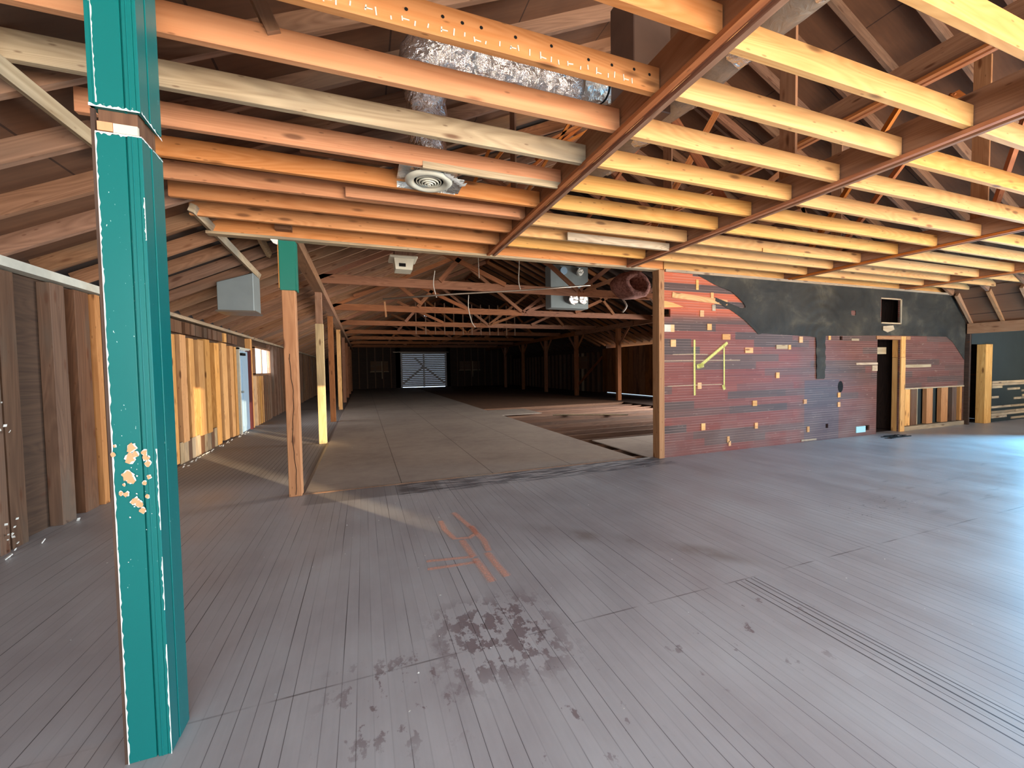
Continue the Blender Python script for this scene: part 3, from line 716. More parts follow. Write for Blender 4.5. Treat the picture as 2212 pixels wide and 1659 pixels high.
# ------------------------------------------------------------------ ceiling girders and joists
gir = [(1.605, 'first'), (3.755, 'second'), (7.06, 'third'), (10.4, 'fourth')]
for gxx, nm in gir:
    g = empty('girder', (gxx, 1.2, ZJ), '%s girder from the left under the ceiling joists, running away from the camera' % nm, 'girder', 'girders carrying the ceiling joists')
    MB().box(gxx - 0.02, gxx + 0.02, -2.95, 5.2, ZJ + 0.012, ZJ + 0.235, 'y').build('web_board', GB, g)
    MB().box(gxx - 0.019, gxx + 0.019, -2.95, 5.2, ZJ - 0.002, ZJ + 0.011, 'y').build('bottom_edge', WB, g)
    MB().box(gxx - 0.06, gxx - 0.021, -2.95, 5.2, ZJ - 0.03, ZJ - 0.002, 'y').build('ledger', WB, g)
    MB().box(gxx + 0.021, gxx + 0.055, -2.95, 5.2, ZJ - 0.03, ZJ - 0.002, 'y').build('ledger', GB, g)
# joists: back face positions
JL = [1.08, 1.49, 1.91, 2.28, 2.70, 3.10, 3.53, 3.89, 4.28, 4.72]
bays = [('left of the first girder', -1.45, 1.583, 0), ('between the first and second girders', 1.627, 3.733, 1), ('between the second and third girders', 3.777, 7.038, 2), ('right of the third girder', 7.082, 12.0, 3)]
JY_ = {0: JL, 1: [1.08, 1.52, 1.89, 2.30, 2.70, 3.11, 3.52, 3.98, 4.35, 4.75], 2: [1.14, 1.53, 1.92, 2.32, 2.74, 3.14, 3.55, 4.0, 4.38, 4.78], 3: [1.1, 1.55, 1.95, 2.40, 2.80, 3.2, 3.62, 4.04, 4.42, 4.80]}
def joist(x0, x1, yb, mat, lab, grp, z=ZJ, h=HJ, wd=0.04):
    mb = MB(); tw = random.uniform(-0.006, 0.006)
    mb.beam((x0, yb - wd / 2, z + h / 2 + tw), (x1, yb - wd / 2, z + h / 2 - tw), wd, h)
    return mb.build('ceiling_joist', mat, label=lab, cat='ceiling joist', group=grp, bevel=0.003)
for txt, x0, x1, b in bays:
    ys = JY_[b]
    for i, yb in enumerate(ys):
        mat = JO if b == 0 else JY
        lab = '%s pine ceiling joist %s, %s row before the rear edge' % ('orange' if b == 0 else 'yellowish', txt, nth(len(ys) - i))
        if b == 0 and abs(yb - 2.70) < .01: mat = JW; lab = 'weathered grey ceiling joist left of the first girder'
        if b == 0: x0 = -1.72 if yb < 2.9 else -1.5
        j = joist(x0, x1 - (0.004), yb, mat, lab, 'ceiling joists ' + txt)
        if b == 0 and abs(yb - 1.91) < .01:                                   # plaster key marks and holes on this one
            f = MB()
            for k in range(38):
                x = -0.6 + k * 0.054 + random.uniform(-.01, .01); z0 = ZJ + 0.018 + random.uniform(-.006, .01)
                f.beam((x, yb - 0.0415, z0), (x + random.uniform(-.004, .004), yb - 0.0415, z0 + random.uniform(.015, .035)), 0.006, 0.002, up=(0, 1, 0))
                if k % 3 == 0: f.beam((x, yb - 0.0415, z0 + .01), (x + .03, yb - 0.0415, z0 + .01 + random.uniform(-.004, .004)), 0.002, 0.005, up=(0, 0, 1))
            f.build('plaster_marks', PEAL, j, kind='stuff', label='pale plaster marks')
            f = MB()
            for x in (0.02, 0.22, 0.38, 0.47, 0.56, 0.73, 0.92, 1.13, 1.27, 1.41, 1.51):
                n = 8; zc = ZJ + 0.085 + random.uniform(-.01, .01); r = 0.0085
                f.quad([(x + r * math.cos(6.283 * q / n), yb - 0.0413, zc + r * math.sin(6.283 * q / n)) for q in range(n)], [(0, 0)] * n)
            f.build('nail_hole', BLACK, j)
joist(-1.45, 4.4, 5.19, JO, 'long ceiling joist at the edge of the rear hall, above the pine post', 'edge joists by the partition')
joist(4.42, 12.0, 5.19, JY, 'long ceiling joist lying along the top of the partition', 'edge joists by the partition', z=ZJ)
MB().box(-1.5, 4.3, 5.10, 5.20, ZJ - 0.035, ZJ - 0.008, 'x').build('edge_strip', LT, label='thin weathered strip nailed under the joist at the edge of the rear hall', cat='wood strip')
for (x, w_) in ((0.9, 1.0), ):
    MB().box(4.0, 4.9, 3.90, 3.94, ZJ + 0.0, ZJ + 0.09, 'x')
MB().box(2.25, 3.70, 4.21, 4.235, ZJ - 0.03, ZJ + 0.06, 'x').build('patch_board', LT, label='dark weathered patch board hanging between the joists by the second girder', cat='board')
MB().box(0.45, 1.57, 3.055, 3.075, ZJ - 0.02, ZJ + 0.03, 'x').build('patch_strip', LT, label='thin plaster-stained strip nailed to the joist beside the round air vent', cat='wood strip')
MB().box(-0.1, 1.5, 3.795, 3.825, ZJ - 0.004, ZJ + 0.08, 'x').build('sister_board', JO, label='drilled sister board nailed along a left bay joist', cat='board')
MB().box(5.0, 6.8, 3.945, 3.955, ZJ - 0.012, ZJ + 0.04, 'x').build('patch_strip', JY, label='pale strip nailed under a joist between the second and third girders', cat='wood strip')

# hangers and roof webs above the girders
def stick(name, a, b, wd, ht, mat, lab, cat, grp=None, up=(0, 1, 0)):
    return MB().beam(a, b, wd, ht, up).build(name, mat, label=lab, cat=cat, group=grp)
for gi, gxx in enumerate((1.605, 3.755, 7.06)):
    for k, y in enumerate((2.75, 4.35)):
        if gi == 0 and k == 0: continue
        ztop = (zl(gxx) if gxx < XC else zr(gxx)) - 0.0
        stick('hanger', (gxx + 0.045, y, ZJ + 0.10), (gxx + 0.045, y, ztop), 0.02 if k else 0.03, 0.15, GB, 'vertical hanger board rising from the %s girder to the roof, %s' % (nth(gi + 1), ('nearer', 'farther')[k]), 'hanger', 'hanger boards above the girders')
# webs fan above the edge of the rear hall
fan = [((2.05, 4.20), (4.15, 6.55 - 1.05)), ((2.22, 4.18), (4.33, 5.5)), ((1.55, 3.95), (1.92, 4.42)), ((1.80, 3.3), (2.75, 4.8)), ((1.15, 3.3), (1.6, 4.25)), ((1.3, 3.3), (3.2, 5.0)), ((2.9, 3.4), (4.6, 5.6))]
for k, (a, b) in enumerate(fan):
    stick('roof_web', (a[0], 4.95 + 0.04 * (k % 3), a[1]), (b[0], 4.95 + 0.04 * (k % 3), b[1]), 0.035, 0.09, WB, 'orange diagonal roof web above the first girder, %s of the fan' % nth(k + 1), 'roof web', 'fan of orange webs above the first girder')
# purlin girder under the right slope, with double bottom flange
pg = empty('purlin', (6.45, 2.9, 4.55), 'deep brown purlin under the right roof slope with a double bottom flange', 'purlin')
MB().box(6.43, 6.47, -2.9, 8.6, 4.80, 5.13, 'y').build('web_board', GB, pg)
MB().box(6.36, 6.425, -2.9, 8.6, 4.78, 4.82, 'y').build('flange', WB, pg)
MB().box(6.475, 6.54, -2.9, 8.6, 4.78, 4.82, 'y').build('flange', WB, pg)
pg = empty('purlin', (3.1, 1.2, 4.7), 'deep brown purlin under the left roof slope above the first girder', 'purlin')
MB().box(3.08, 3.12, -2.9, 4.8, 4.68, 4.99, 'y').build('web_board', GB, pg)
for k, (a, b) in enumerate((((6.5, 3.2, 4.75), (6.5, 4.4, 3.1)), ((6.5, 2.0, 4.75), (7.0, 2.6, 3.15)), ((3.8, 4.9, 3.1), (5.4, 4.9, 5.6)), ((7.1, 4.4, 3.1), (7.1, 3.0, 4.8)), ((7.1, 1.9, 3.1), (7.1, 3.0, 4.8)), ((3.8, 3.4, 3.1), (3.8, 4.6, 5.2)), ((9.0, 4.9, 3.1), (9.9, 4.9, 3.5)))):
    stick('roof_brace', a, b, 0.04, 0.09, WB, 'orange diagonal roof brace above the right girders, %s' % nth(k + 1), 'roof brace', 'diagonal braces above the right girders', up=(0.3, 0.2, 1))
# thin weathered braces below the left rafters
for a, b, lab in (((-1.62, 1.3, zl(-1.62) - 0.02), (-1.56, 3.55, zl(-1.56) - 0.02), 'thin weathered brace under the left rafters, left of the teal column'),
                  ((-1.45, 4.6, zl(-1.45) - 0.02), (-1.5, 7.4, zl(-1.5) - 0.02), 'thin weathered brace under the left rafters, right of the teal column'),
                  ((-1.1, 4.9, zl(-1.1) - 0.02), (-1.2, 6.6, zl(-1.2) - 0.02), 'short thin brace under the left rafters beside the pine post')):
    stick('thin_brace', a, b, 0.05, 0.075, LT, lab, 'brace', 'thin braces under the left rafters', up=(0.4, 0, 1))
stick('roof_brace', (-0.35, 2.26, 3.02), (-0.6, 2.26, 3.6), 0.06, 0.09, RF, 'short steep brace notched over a left joist beside the teal column', 'roof brace')
MB().box(-0.4, 0.75, 3.45, 3.5, 3.08, 3.22, 'x').build('nailer', RF, label='short nailer board across the joists behind the round air vent', cat='wood block')

# ------------------------------------------------------------------ rear hall trusses
def truss(y, i, right=True):
    t = empty('roof_truss', (XC, y, 3.2), 'wooden roof truss across the rear hall, %s from the camera' % nth(i), 'roof truss', 'roof trusses of the rear hall')
    a, b = XP, XQ
    MB().box(a, XC - 0.002, y - 0.025, y + 0.025, 3.17, 3.35, 'x').build('bottom_chord', TR, t); MB().box(XC, b, y - 0.025, y + 0.025, 3.17, 3.35, 'x').build('bottom_chord', TR, t)
    MB().beam((a, y, zl(a) + 0.0), (XC, y, zl(XC) - 0.08), 0.05, 0.14).build('top_chord', TR, t)
    MB().beam((XC, y, zr(XC) - 0.08), (b, y, zr(b)), 0.05, 0.14).build('top_chord', TR, t)
    for (p, q) in (((1.31, 4.10), (3.09, 3.33)), ((2.9, 4.85), (4.95, 3.30)), ((7.1, 4.85), (5.02, 3.30)), ((7.7, 4.25), (5.1, 3.30)), ((8.7, 4.1), (6.95, 3.33)), ((2.9, 4.85), (1.6, 3.33)), ((7.1, 4.85), (8.5, 3.33))):
        MB().beam((p[0], y - 0.055, p[1]), (q[0], y - 0.055, q[1]), 0.045, 0.10, up=(0, 0, 1)).build('web', TR, t)
    return t
ty = [5.32] + py_
for i, y in enumerate(ty): truss(y, i + 1)
# row of thin vertical hangers in the rear hall
for k in range(12):
    x = 2.2 + k * 0.42
    MB().box(x, x + 0.045, 18.2, 18.24, 3.0, 4.4, 'z').build('thin_hanger', RF, label='thin vertical hanger between the rear hall trusses, %s from the left' % nth(k + 1), cat='hanger', group='row of thin vertical hangers in the rear hall')
stick('roof_strut', (-0.2, 12.4, 3.55), (0.9, 12.4, 3.95), 0.05, 0.1, TR, 'short strut over the left end of the third rear truss', 'roof strut', up=(0, 0, 1))
stick('roof_strut', (1.0, 12.4, 3.95), (1.7, 12.4, 3.4), 0.05, 0.1, TR, 'short strut falling to the chord of the third rear truss', 'roof strut', up=(0, 0, 1))

# rear hall fittings
MB().tube([(0.35, 7.4, 2.66), (1.6, 7.3, 2.79), (2.9, 7.3, 2.92), (4.4, 7.3, 3.10)], 0.016, 10).build('conduit_pipe', PIPE, label='long thin metal pipe hanging aslant below the first rear truss', cat='pipe')
stick('hanging_strap', (0.38, 7.4, 2.62), (0.40, 7.45, 2.36), 0.03, 0.012, GB, 'short wooden strap hanging at the left end of the thin pipe', 'strap')
def wire(pts, lab, r=0.008, m=CLOTH):
    P = [Vector(p) for p in pts]; Q = []
    for i in range(len(P) - 1):
        for k in range(6):
            t = k / 6; p0 = P[max(i - 1, 0)]; p1 = P[i]; p2 = P[i + 1]; p3 = P[min(i + 2, len(P) - 1)]
            Q.append(0.5 * ((2 * p1) + (p2 - p0) * t + (2 * p0 - 5 * p1 + 4 * p2 - p3) * t * t + (3 * p1 - p0 - 3 * p2 + p3) * t ** 3))
    Q.append(P[-1]); MB().tube(Q, r, 6).build('hanging_wire', m, label=lab, cat='wire')
wire([(2.28, 9.0, 3.1), (2.27, 9.0, 2.8), (2.34, 9.0, 2.5), (2.42, 9.0, 2.38)], 'pale wire with a hooked end hanging below the first rear truss', 0.01)
wire([(1.25, 7.35, 3.2), (1.22, 7.35, 2.95), (1.27, 7.35, 2.72)], 'white wire hanging beside the square ceiling vent', 0.008)
wire([(3.35, 8.6, 4.2), (3.36, 8.6, 3.8), (3.34, 8.6, 3.4), (3.38, 8.6, 3.2)], 'thick pale wire hanging in front of the first rear truss', 0.013)
wire([(2.4, 8.6, 4.2), (2.42, 8.6, 3.4)], 'thin straight wire hanging left of the thick pale wire', 0.008)
wire([(6.2, 8.8, 3.2), (6.22, 8.6, 2.95), (6.1, 8.6, 2.78)], 'white curved hose hanging under the chord left of the pink roll', 0.022)
wire([(7.1, 8.8, 3.2), (7.12, 8.6, 2.95), (7.2, 8.6, 2.68)], 'white curved hose hanging under the chord nearest the partition', 0.022)
# pink insulation roll
f = MB(); n = 28
def wobb(a, q): return 1 + 0.13 * noise.noise(Vector((math.cos(a) * 1.6, math.sin(a) * 1.6, q * 2.5)))
prof = [(0.34, 0.0), (0.37, 0.06), (0.38, 0.35), (0.33, 0.62)]; inner = [(0.20, 0.02), (0.10, 0.20), (0.02, 0.3)]
seq = [(inner[2]), inner[1], inner[0], prof[0], prof[1], prof[2], prof[3], (0.02, 0.66)]
b0 = len(f.v); cx, cz = 6.08, 3.36
for r, dy in seq:
    for k in range(n):
        a = 2 * math.pi * k / n; rr = r * wobb(a, dy); f.v.append(Vector((cx + rr * 1.12 * math.cos(a), 7.95 + dy, cz + rr * 0.80 * math.sin(a) - 0.05 * math.cos(a))))
for i in range(len(seq) - 1):
    for k in range(n):
        k2 = (k + 1) % n; f.f.append((b0 + i * n + k, b0 + i * n + k2, b0 + (i + 1) * n + k2, b0 + (i + 1) * n + k)); f.uv += [(0, 0)] * 4; f.sm.append(True)
f.build('insulation_roll', PINK, label='pink roll of glass wool insulation hanging beside the partition corner', cat='insulation')
# metal plenum with duct openings
pl = empty('duct_plenum', (6.4, 12.0, 3.2), 'large dull metal duct plenum standing in the trusses of the rear hall', 'duct')
MB().box(5.72, 7.1, 11.9, 12.3, 3.37, 4.75, 'z').build('plenum_box', GREYM, pl, bevel=0.01)
for x, z, r, mm in ((6.15, 4.55, .12, DBLUE), (6.5, 3.65, .17, FOIL), (6.85, 3.66, .15, FOIL), (6.75, 4.55, .12, FOILB)):
    MB().tube([(x, 11.9, z), (x, 11.78, z)], r, 20).build('collar', mm, pl)
# duct box in the left aisle
db = empty('duct_box', (-1.72, 7.2, 2.32), 'grey sheet metal duct box hanging from the rafters of the left aisle', 'duct')
MB().prism([(-1.95, 2.33), (-1.49, 2.33), (-1.49, 2.90), (-1.95, 2.74)], 6.98, 7.4).build('duct_body', GREYM, db, bevel=0.008)
f = MB(); f.box(-1.97, -1.47, 6.96, 7.42, 2.315, 2.34, 'x'); f.build('bottom_flange', PIPE, db)
# square vent beyond the joists
sv = empty('square_vent', (0.63, 6.5, 2.95), 'white square ceiling vent on a duct, left of the thin pipe', 'air vent')
f = MB(); f.box(0.42, 0.84, 6.45, 6.85, 3.15, 3.185, 'x'); f.build('rim', WHITE, sv, bevel=0.01)
f = MB(); f.prism([(0.49, 3.15), (0.79, 3.15), (0.76, 2.98), (0.51, 2.98)], 6.5, 6.8); f.build('duct_neck', WHITE, sv)
f = MB(); f.box(0.56, 0.66, 6.488, 6.498, 3.02, 3.07, 'x'); f.build('opening', BLACK, sv)
f = MB(); f.box(0.50, 0.78, 6.5, 6.8, 3.185, 3.40, 'z'); f.build('hanging_box', RF, sv)

# ------------------------------------------------------------------ round air vent and ducts of the front room
rv = empty('round_vent', (0.53, 3.30, 2.90), 'round cream ceiling air vent with concentric rings', 'air vent')
def ring(cx, cy, z, r0, r1, h, n=40):
    f = MB(); pr = [(r0, z), (r0 + (r1 - r0) * .3, z - h), (r0 + (r1 - r0) * .75, z - h * .8), (r1, z), (r1, z + 0.008), (r0, z + 0.008)]; b = 0
    for r, zz in pr:
        for k in range(n): f.v.append(Vector((cx + r * math.cos(6.28318 * k / n), cy + r * math.sin(6.28318 * k / n), zz)))
    for i in range(len(pr)):
        j = (i + 1) % len(pr)
        for k in range(n): k2 = (k + 1) % n; f.f.append((i * n + k, i * n + k2, j * n + k2, j * n + k)); f.uv += [(0, 0)] * 4; f.sm.append(True)
    return f
ring(0.53, 3.30, 2.915, 0.115, 0.185, 0.018).build('outer_ring', WHITE, rv)
for k, (r, z) in enumerate(((0.095, 2.913), (0.073, 2.906), (0.051, 2.899), (0.030, 2.893), (0.010, 2.889))):
    ring(0.53, 3.30, z, r - 0.004, r + 0.006, 0.006, 32).build('grille_ring', WHITE, rv)
f = MB()
for k in range(3):
    a = math.radians(60 * k + 20); f.beam((0.53 - .11 * math.cos(a), 3.30 - .11 * math.sin(a), 2.925), (0.53 + .11 * math.cos(a), 3.30 + .11 * math.sin(a), 2.925), 0.006, 0.01)
f.build('spoke', WHITE, rv)
f = MB(); f.tube([(0.53, 3.30, 2.925), (0.53, 3.30, 2.99)], 0.118, 28, cap=False); f.tube([(0.53, 3.30, 2.985), (0.53, 3.30, 2.99)], 0.118, 28); f.build('throat', BLACK, rv)
f = MB(); f.box(0.30, 0.78, 3.10, 3.11, 2.92, 2.99, 'x'); f.box(0.30, 0.78, 3.485, 3.495, 2.92, 2.97, 'x'); f.box(0.70, 0.80, 3.2, 3.46, 2.918, 2.922, 'x'); f.box(0.30, 0.76, 3.105, 3.49, 2.99, 2.996, 'x'); f.build('foil_surround', FOILB, rv)
f = MB()
for k in range(6): 
    x = 0.62 + 0.03 * k; f.quad([(x, 3.12 + 0.03 * k, 2.912), (x + 0.05, 3.11 + .02 * k, 2.908), (x + 0.045, 3.16 + .02 * k, 2.902), (x + 0.01, 3.15 + .03 * k, 2.91)], [(0, 0)] * 4)
f.build('torn_plaster', CHIPW, rv)
def crumple(f, amt, sc=7.0):
    f.v = [v + Vector((noise.noise(v * sc), noise.noise(v * sc + Vector((9, 0, 0))), noise.noise(v * sc + Vector((0, 9, 0))))) * amt for v in f.v]; return f
def arc(p0, p1, p2, n=14):
    p0, p1, p2 = map(Vector, (p0, p1, p2)); return [p0.lerp(p1, t / n).lerp(p1.lerp(p2, t / n), t / n) for t in range(n + 1)]
dv = empty('foil_duct', (0.53, 3.05, 3.0), 'crumpled silver foil duct rising from the round vent and turning right above the joists', 'duct')
crumple(MB().tube(arc((0.53, 3.30, 3.0), (0.50, 3.12, 3.42), (0.46, 2.98, 3.55), 20), 0.15, 28, rf=lambda t: 1 + 0.05 * math.sin(t * 40)), 0.03).build('rising_section', FOIL, dv)
crumple(MB().tube(arc((0.45, 3.0, 3.55), (0.44, 2.95, 3.68), (0.80, 2.95, 3.67), 22), 0.17, 28, rf=lambda t: 1 + 0.05 * math.sin(t * 45)), 0.04).build('elbow', FOIL, dv)
crumple(MB().tube([(0.78 + 0.04 * k, 2.95 + 0.004 * k, 3.66 + 0.002 * k) for k in range(24)], 0.145, 28, rf=lambda t: 1 + 0.04 * math.sin(t * 30) - (0.12 if 0.6 < t < 0.66 else 0)), 0.035).build('level_section', FOIL, dv)
dv2 = empty('foil_duct', (2.0, 3.1, 3.7), 'bright silver foil duct sleeve crossing behind the first girder', 'duct')
crumple(MB().tube([(1.74 + 0.03 * k, 3.05, 3.78 + 0.004 * k) for k in range(24)], 0.13, 28, rf=lambda t: 1 + 0.03 * math.sin(t * 90)), 0.012).build('sleeve', FOILB, dv2)
for x in (1.95, 2.15): MB().tube([(x, 3.05, 3.81), (x + 0.02, 3.05, 3.815)], 0.134, 28).build('strap_band', BLACK, dv2)
dv3 = empty('round_duct', (2.45, 2.2, 3.55), 'long grey round duct running away above the joists right of the first girder', 'duct')
pts = [(2.22 - 0.002 * k, 0.6 + 0.12 * k, 3.37 + 0.012 * math.sin(k * .8)) for k in range(26)]
crumple(MB().tube(pts, 0.125, 28), 0.012, 4).build('sleeve', SLEEVE, dv3)
for yk in (1.38, 1.85, 2.3, 2.8, 3.3):
    crumple(MB().tube([(2.205, yk - 0.06, 3.375), (2.205, yk, 3.37), (2.20, yk + 0.06, 3.375)], 0.133, 28, cap=False), 0.014, 22).build('foil_joint', FOIL, dv3)
bx = MB().box(1.72, 2.02, 2.28, 2.55, 3.14, 3.95, 'z').build('metal_box_duct', plain('dull_duct_metal', (120, 96, 82), 0.45, 0.5, var=0.2, sc=6), label='tall dull metal box duct just right of the first girder near the top', cat='duct', bevel=0.006)

# ------------------------------------------------------------------ partition
Y0, Y1 = 5.07, 5.10
pw = MB()
def cells(mb, x0, x1, z0, z1, holes, y0, y1):
    xs = sorted({x0, x1, *[h[0] for h in holes], *[h[1] for h in holes]}); zs = sorted({z0, z1, *[h[2] for h in holes], *[h[3] for h in holes]})
    for a, b in zip(xs, xs[1:]):
        for c, d in zip(zs, zs[1:]):
            if any(h[0] <= (a + b) / 2 <= h[1] and h[2] <= (c + d) / 2 <= h[3] for h in holes): continue
            mb.box(a, b, y0, y1, c, d, 'x')
PH = [(4.35, 4.47, 2.18, 2.30), (9.55, 10.28, 0.0, 1.88), (9.65, 10.25, 2.22, 2.68), (10.44, 12.63, 0.0, 0.86), (9.20, 9.34, 0.1, 0.20), (8.06, 8.13, 0.22, 0.30), (8.42, 8.50, 1.86, 1.93)]
cells(pw, 4.34, 12.64, 0.0, 2.885, PH, Y0, Y1)
part = struct('wall_partition', pw, PART, origin=(0, 0, 0))
# oval hole
f = MB(); f.quad([(8.46 + 0.075 * math.cos(a / 12 * 6.283), Y0 - 0.002, 0.98 + 0.11 * math.sin(a / 12 * 6.283)) for a in range(12)], [(0, 0)] * 12); f.build('oval_hole', BLACK, part)
MB().box(4.24, 4.34, 5.05, 5.20, 0.0, 2.885, 'z').build('corner_post', GB, label='brown timber corner post at the left end of the partition', cat='column', bevel=0.003)
# frame of the wall behind
for k, x in enumerate((4.8, 5.4, 6.0, 6.6, 7.2, 7.8, 8.4, 9.0)):
    MB().box(x, x + 0.045, 5.102, 5.19, 0, 2.88, 'z').build('partition_stud', GB, part)
# doorway timbers
dj = empty('doorway_jamb', (10.36, 5.1, 0), 'tan timber jamb right of the tall dark doorway in the partition', 'door jamb')
MB().box(10.285, 10.43, 5.045, 5.20, 0.0, 1.52, 'z').build('jamb_post', SP, dj, bevel=0.003); MB().box(10.285, 10.43, 5.05, 5.20, 1.525, 1.95, 'z').build('upper_block', SP, dj)
MB().box(9.5, 10.6, 5.055, 5.069, 1.885, 1.95, 'x').build('doorway_lintel_strip', GB, label='thin strip over the tall dark doorway in the partition', cat='wood strip')
MB().box(9.55, 10.28, 5.3, 5.34, 1.60, 1.74, 'x').build('cross_board', LT, label='pale cross board seen high inside the tall dark doorway', cat='board')
f = MB(); f.box(9.64, 10.27, 5.052, 5.069, 2.195, 2.22, 'x'); f.box(10.25, 10.285, 5.052, 5.069, 2.2, 2.70, 'z'); f.box(9.62, 10.28, 5.052, 5.069, 2.68, 2.70, 'x')
f.build('opening_trim', LT, label='pale wood edging of the small square opening in the black paper', cat='trim')
# exposed lower studs
for k, (a, b, mt) in enumerate(((10.53, 10.70, SP), (10.72, 10.93, SB), (10.94, 10.965, LT), (11.29, 11.51, PW), (11.83, 12.08, PW), (12.25, 12.42, SB), (12.55, 12.72, PW))):
    MB().box(a, b, 5.09, 5.16, 0.10, 0.855, 'z').build('low_stud', mt, label='exposed low stud in the right part of the partition, %s from the doorway' % nth(k + 1), cat='wall stud', group='exposed low studs right of the doorway')
MB().box(10.44, 12.72, 5.06, 5.16, 0.0, 0.09, 'x').build('sole_plate', LT, label='worn sole plate under the exposed low studs right of the doorway', cat='timber plate')
MB().box(10.44, 12.64, 5.06, 5.09, 0.86, 0.885, 'x').build('rail_strip', LT, label='thin strip over the exposed low studs right of the doorway', cat='wood strip')
struct('wall_back', MB().box(10.44, 12.9, 5.19, 5.22, 0, 2.88, 'x'), TARF)
MB().box(10.44, 11.35, 5.058, 5.069, 1.31, 1.37, 'x').build('lath_strip', LT, label='pale strip on the upper right part of the partition beyond the doorway', cat='wood strip')
MB().box(8.9, 9.55, 5.058, 5.069, 1.385, 1.425, 'x').build('lath_strip', LT, label='pale strip on the partition touching the left side of the doorway', cat='wood strip')
MB().box(9.38, 9.54, 5.056, 5.069, 1.26, 1.37, 'x').build('patch_block', LT, label='pale square block at the left edge of the doorway', cat='wood block')
MB().box(8.92, 9.20, 5.056, 5.069, 0.07, 0.19, 'x').build('blue_board', plain('pale_blue_board', (168, 214, 222), 0.5), label='pale blue board piece near the floor left of the doorway', cat='board')
# small pale patch blocks over the strip wall: pixel positions turned into wall positions beforehand
blocks = [(4.97, 2.62, .05, .16, 1), (5.27, 2.50, .06, .09, 1), (4.35, 1.95, .12, .11, 2), (4.47, 1.95, .07, .11, 1), (4.47, 1.72, .10, .11, 1), (5.05, 2.20, .08, .10, 1), (5.3, 2.30, .07, .1, 0), (5.20, 1.99, .09, .1, 1),
          (5.52, 1.84, .17, .09, 1), (6.02, 1.62, .18, .09, 1), (6.75, 1.44 + .25, .28, .07, 0), (7.05, 1.68, .06, .08, 1), (6.75, 1.18, .08, .10, 1), (5.00, 1.05, .08, .10, 1), (6.2, .72, .10, .09, 1), (7.45, .70, .08, .08, 1),
          (6.25, .33, .07, .10, 1), (5.08, .38, .08, .11, 1), (5.63, .14, .05, .10, 1), (5.66, -.02 + .1, .05, .08, 1), (7.55, .18, .06, .10, 1), (8.38, .78, .07, .09, 1), (8.38, .60, .07, .09, 1), (8.10, 1.86, .06, .08, 1), (7.32, 1.80, .09, .11, 1), (8.75, 1.85, .22, .04, 0), (7.4, .02, .4, .03, 0)]
for k, (x, z, wd, ht, c) in enumerate(blocks):
    MB().box(x, x + wd, 5.060, 5.069, z, z + ht, 'x').build('wood_patch', (LT, SP, PEAL)[c], part)
MB().beam((4.50, 5.064, 2.52), (5.62, 5.064, 2.44), 0.010, 0.085).build('splintered_strip', SP, part, label='bright splintered wood strip')
f = MB(); f.prism([(4.34, 2.32), (4.72, 2.34), (4.5, 2.40), (4.34, 2.42)], 5.060, 5.069); f.build('splintered_strip', SP, part)
for x0, x1, z, m_ in ((4.34, 5.9, 1.50, CHALK), (4.4, 5.5, 1.11, CHALK), (4.5, 5.2, 1.60, CHALK)):
    stroke([(x0, z), ((x0 + x1) / 2, z + .004), (x1, z)], 0.022, yplane=5.056).build('chalk_mark', m_, part)
for p, wd in (([(4.93, 1.83), (4.93, 1.4), (4.935, 0.95)], 0.055), ([(5.02, 1.40), (5.2, 1.52), (5.45, 1.68), (5.62, 1.79)], 0.075), ([(4.98, 1.405), (5.12, 1.43)], 0.10), ([(5.545, 1.75), (5.55, 1.4), (5.55, 1.05)], 0.045), ([(5.53, 1.10), (5.56, 1.02)], 0.08)):
    stroke(p, wd, yplane=5.054).build('spray_paint_mark', YESP, part, label='yellow spray-painted line')
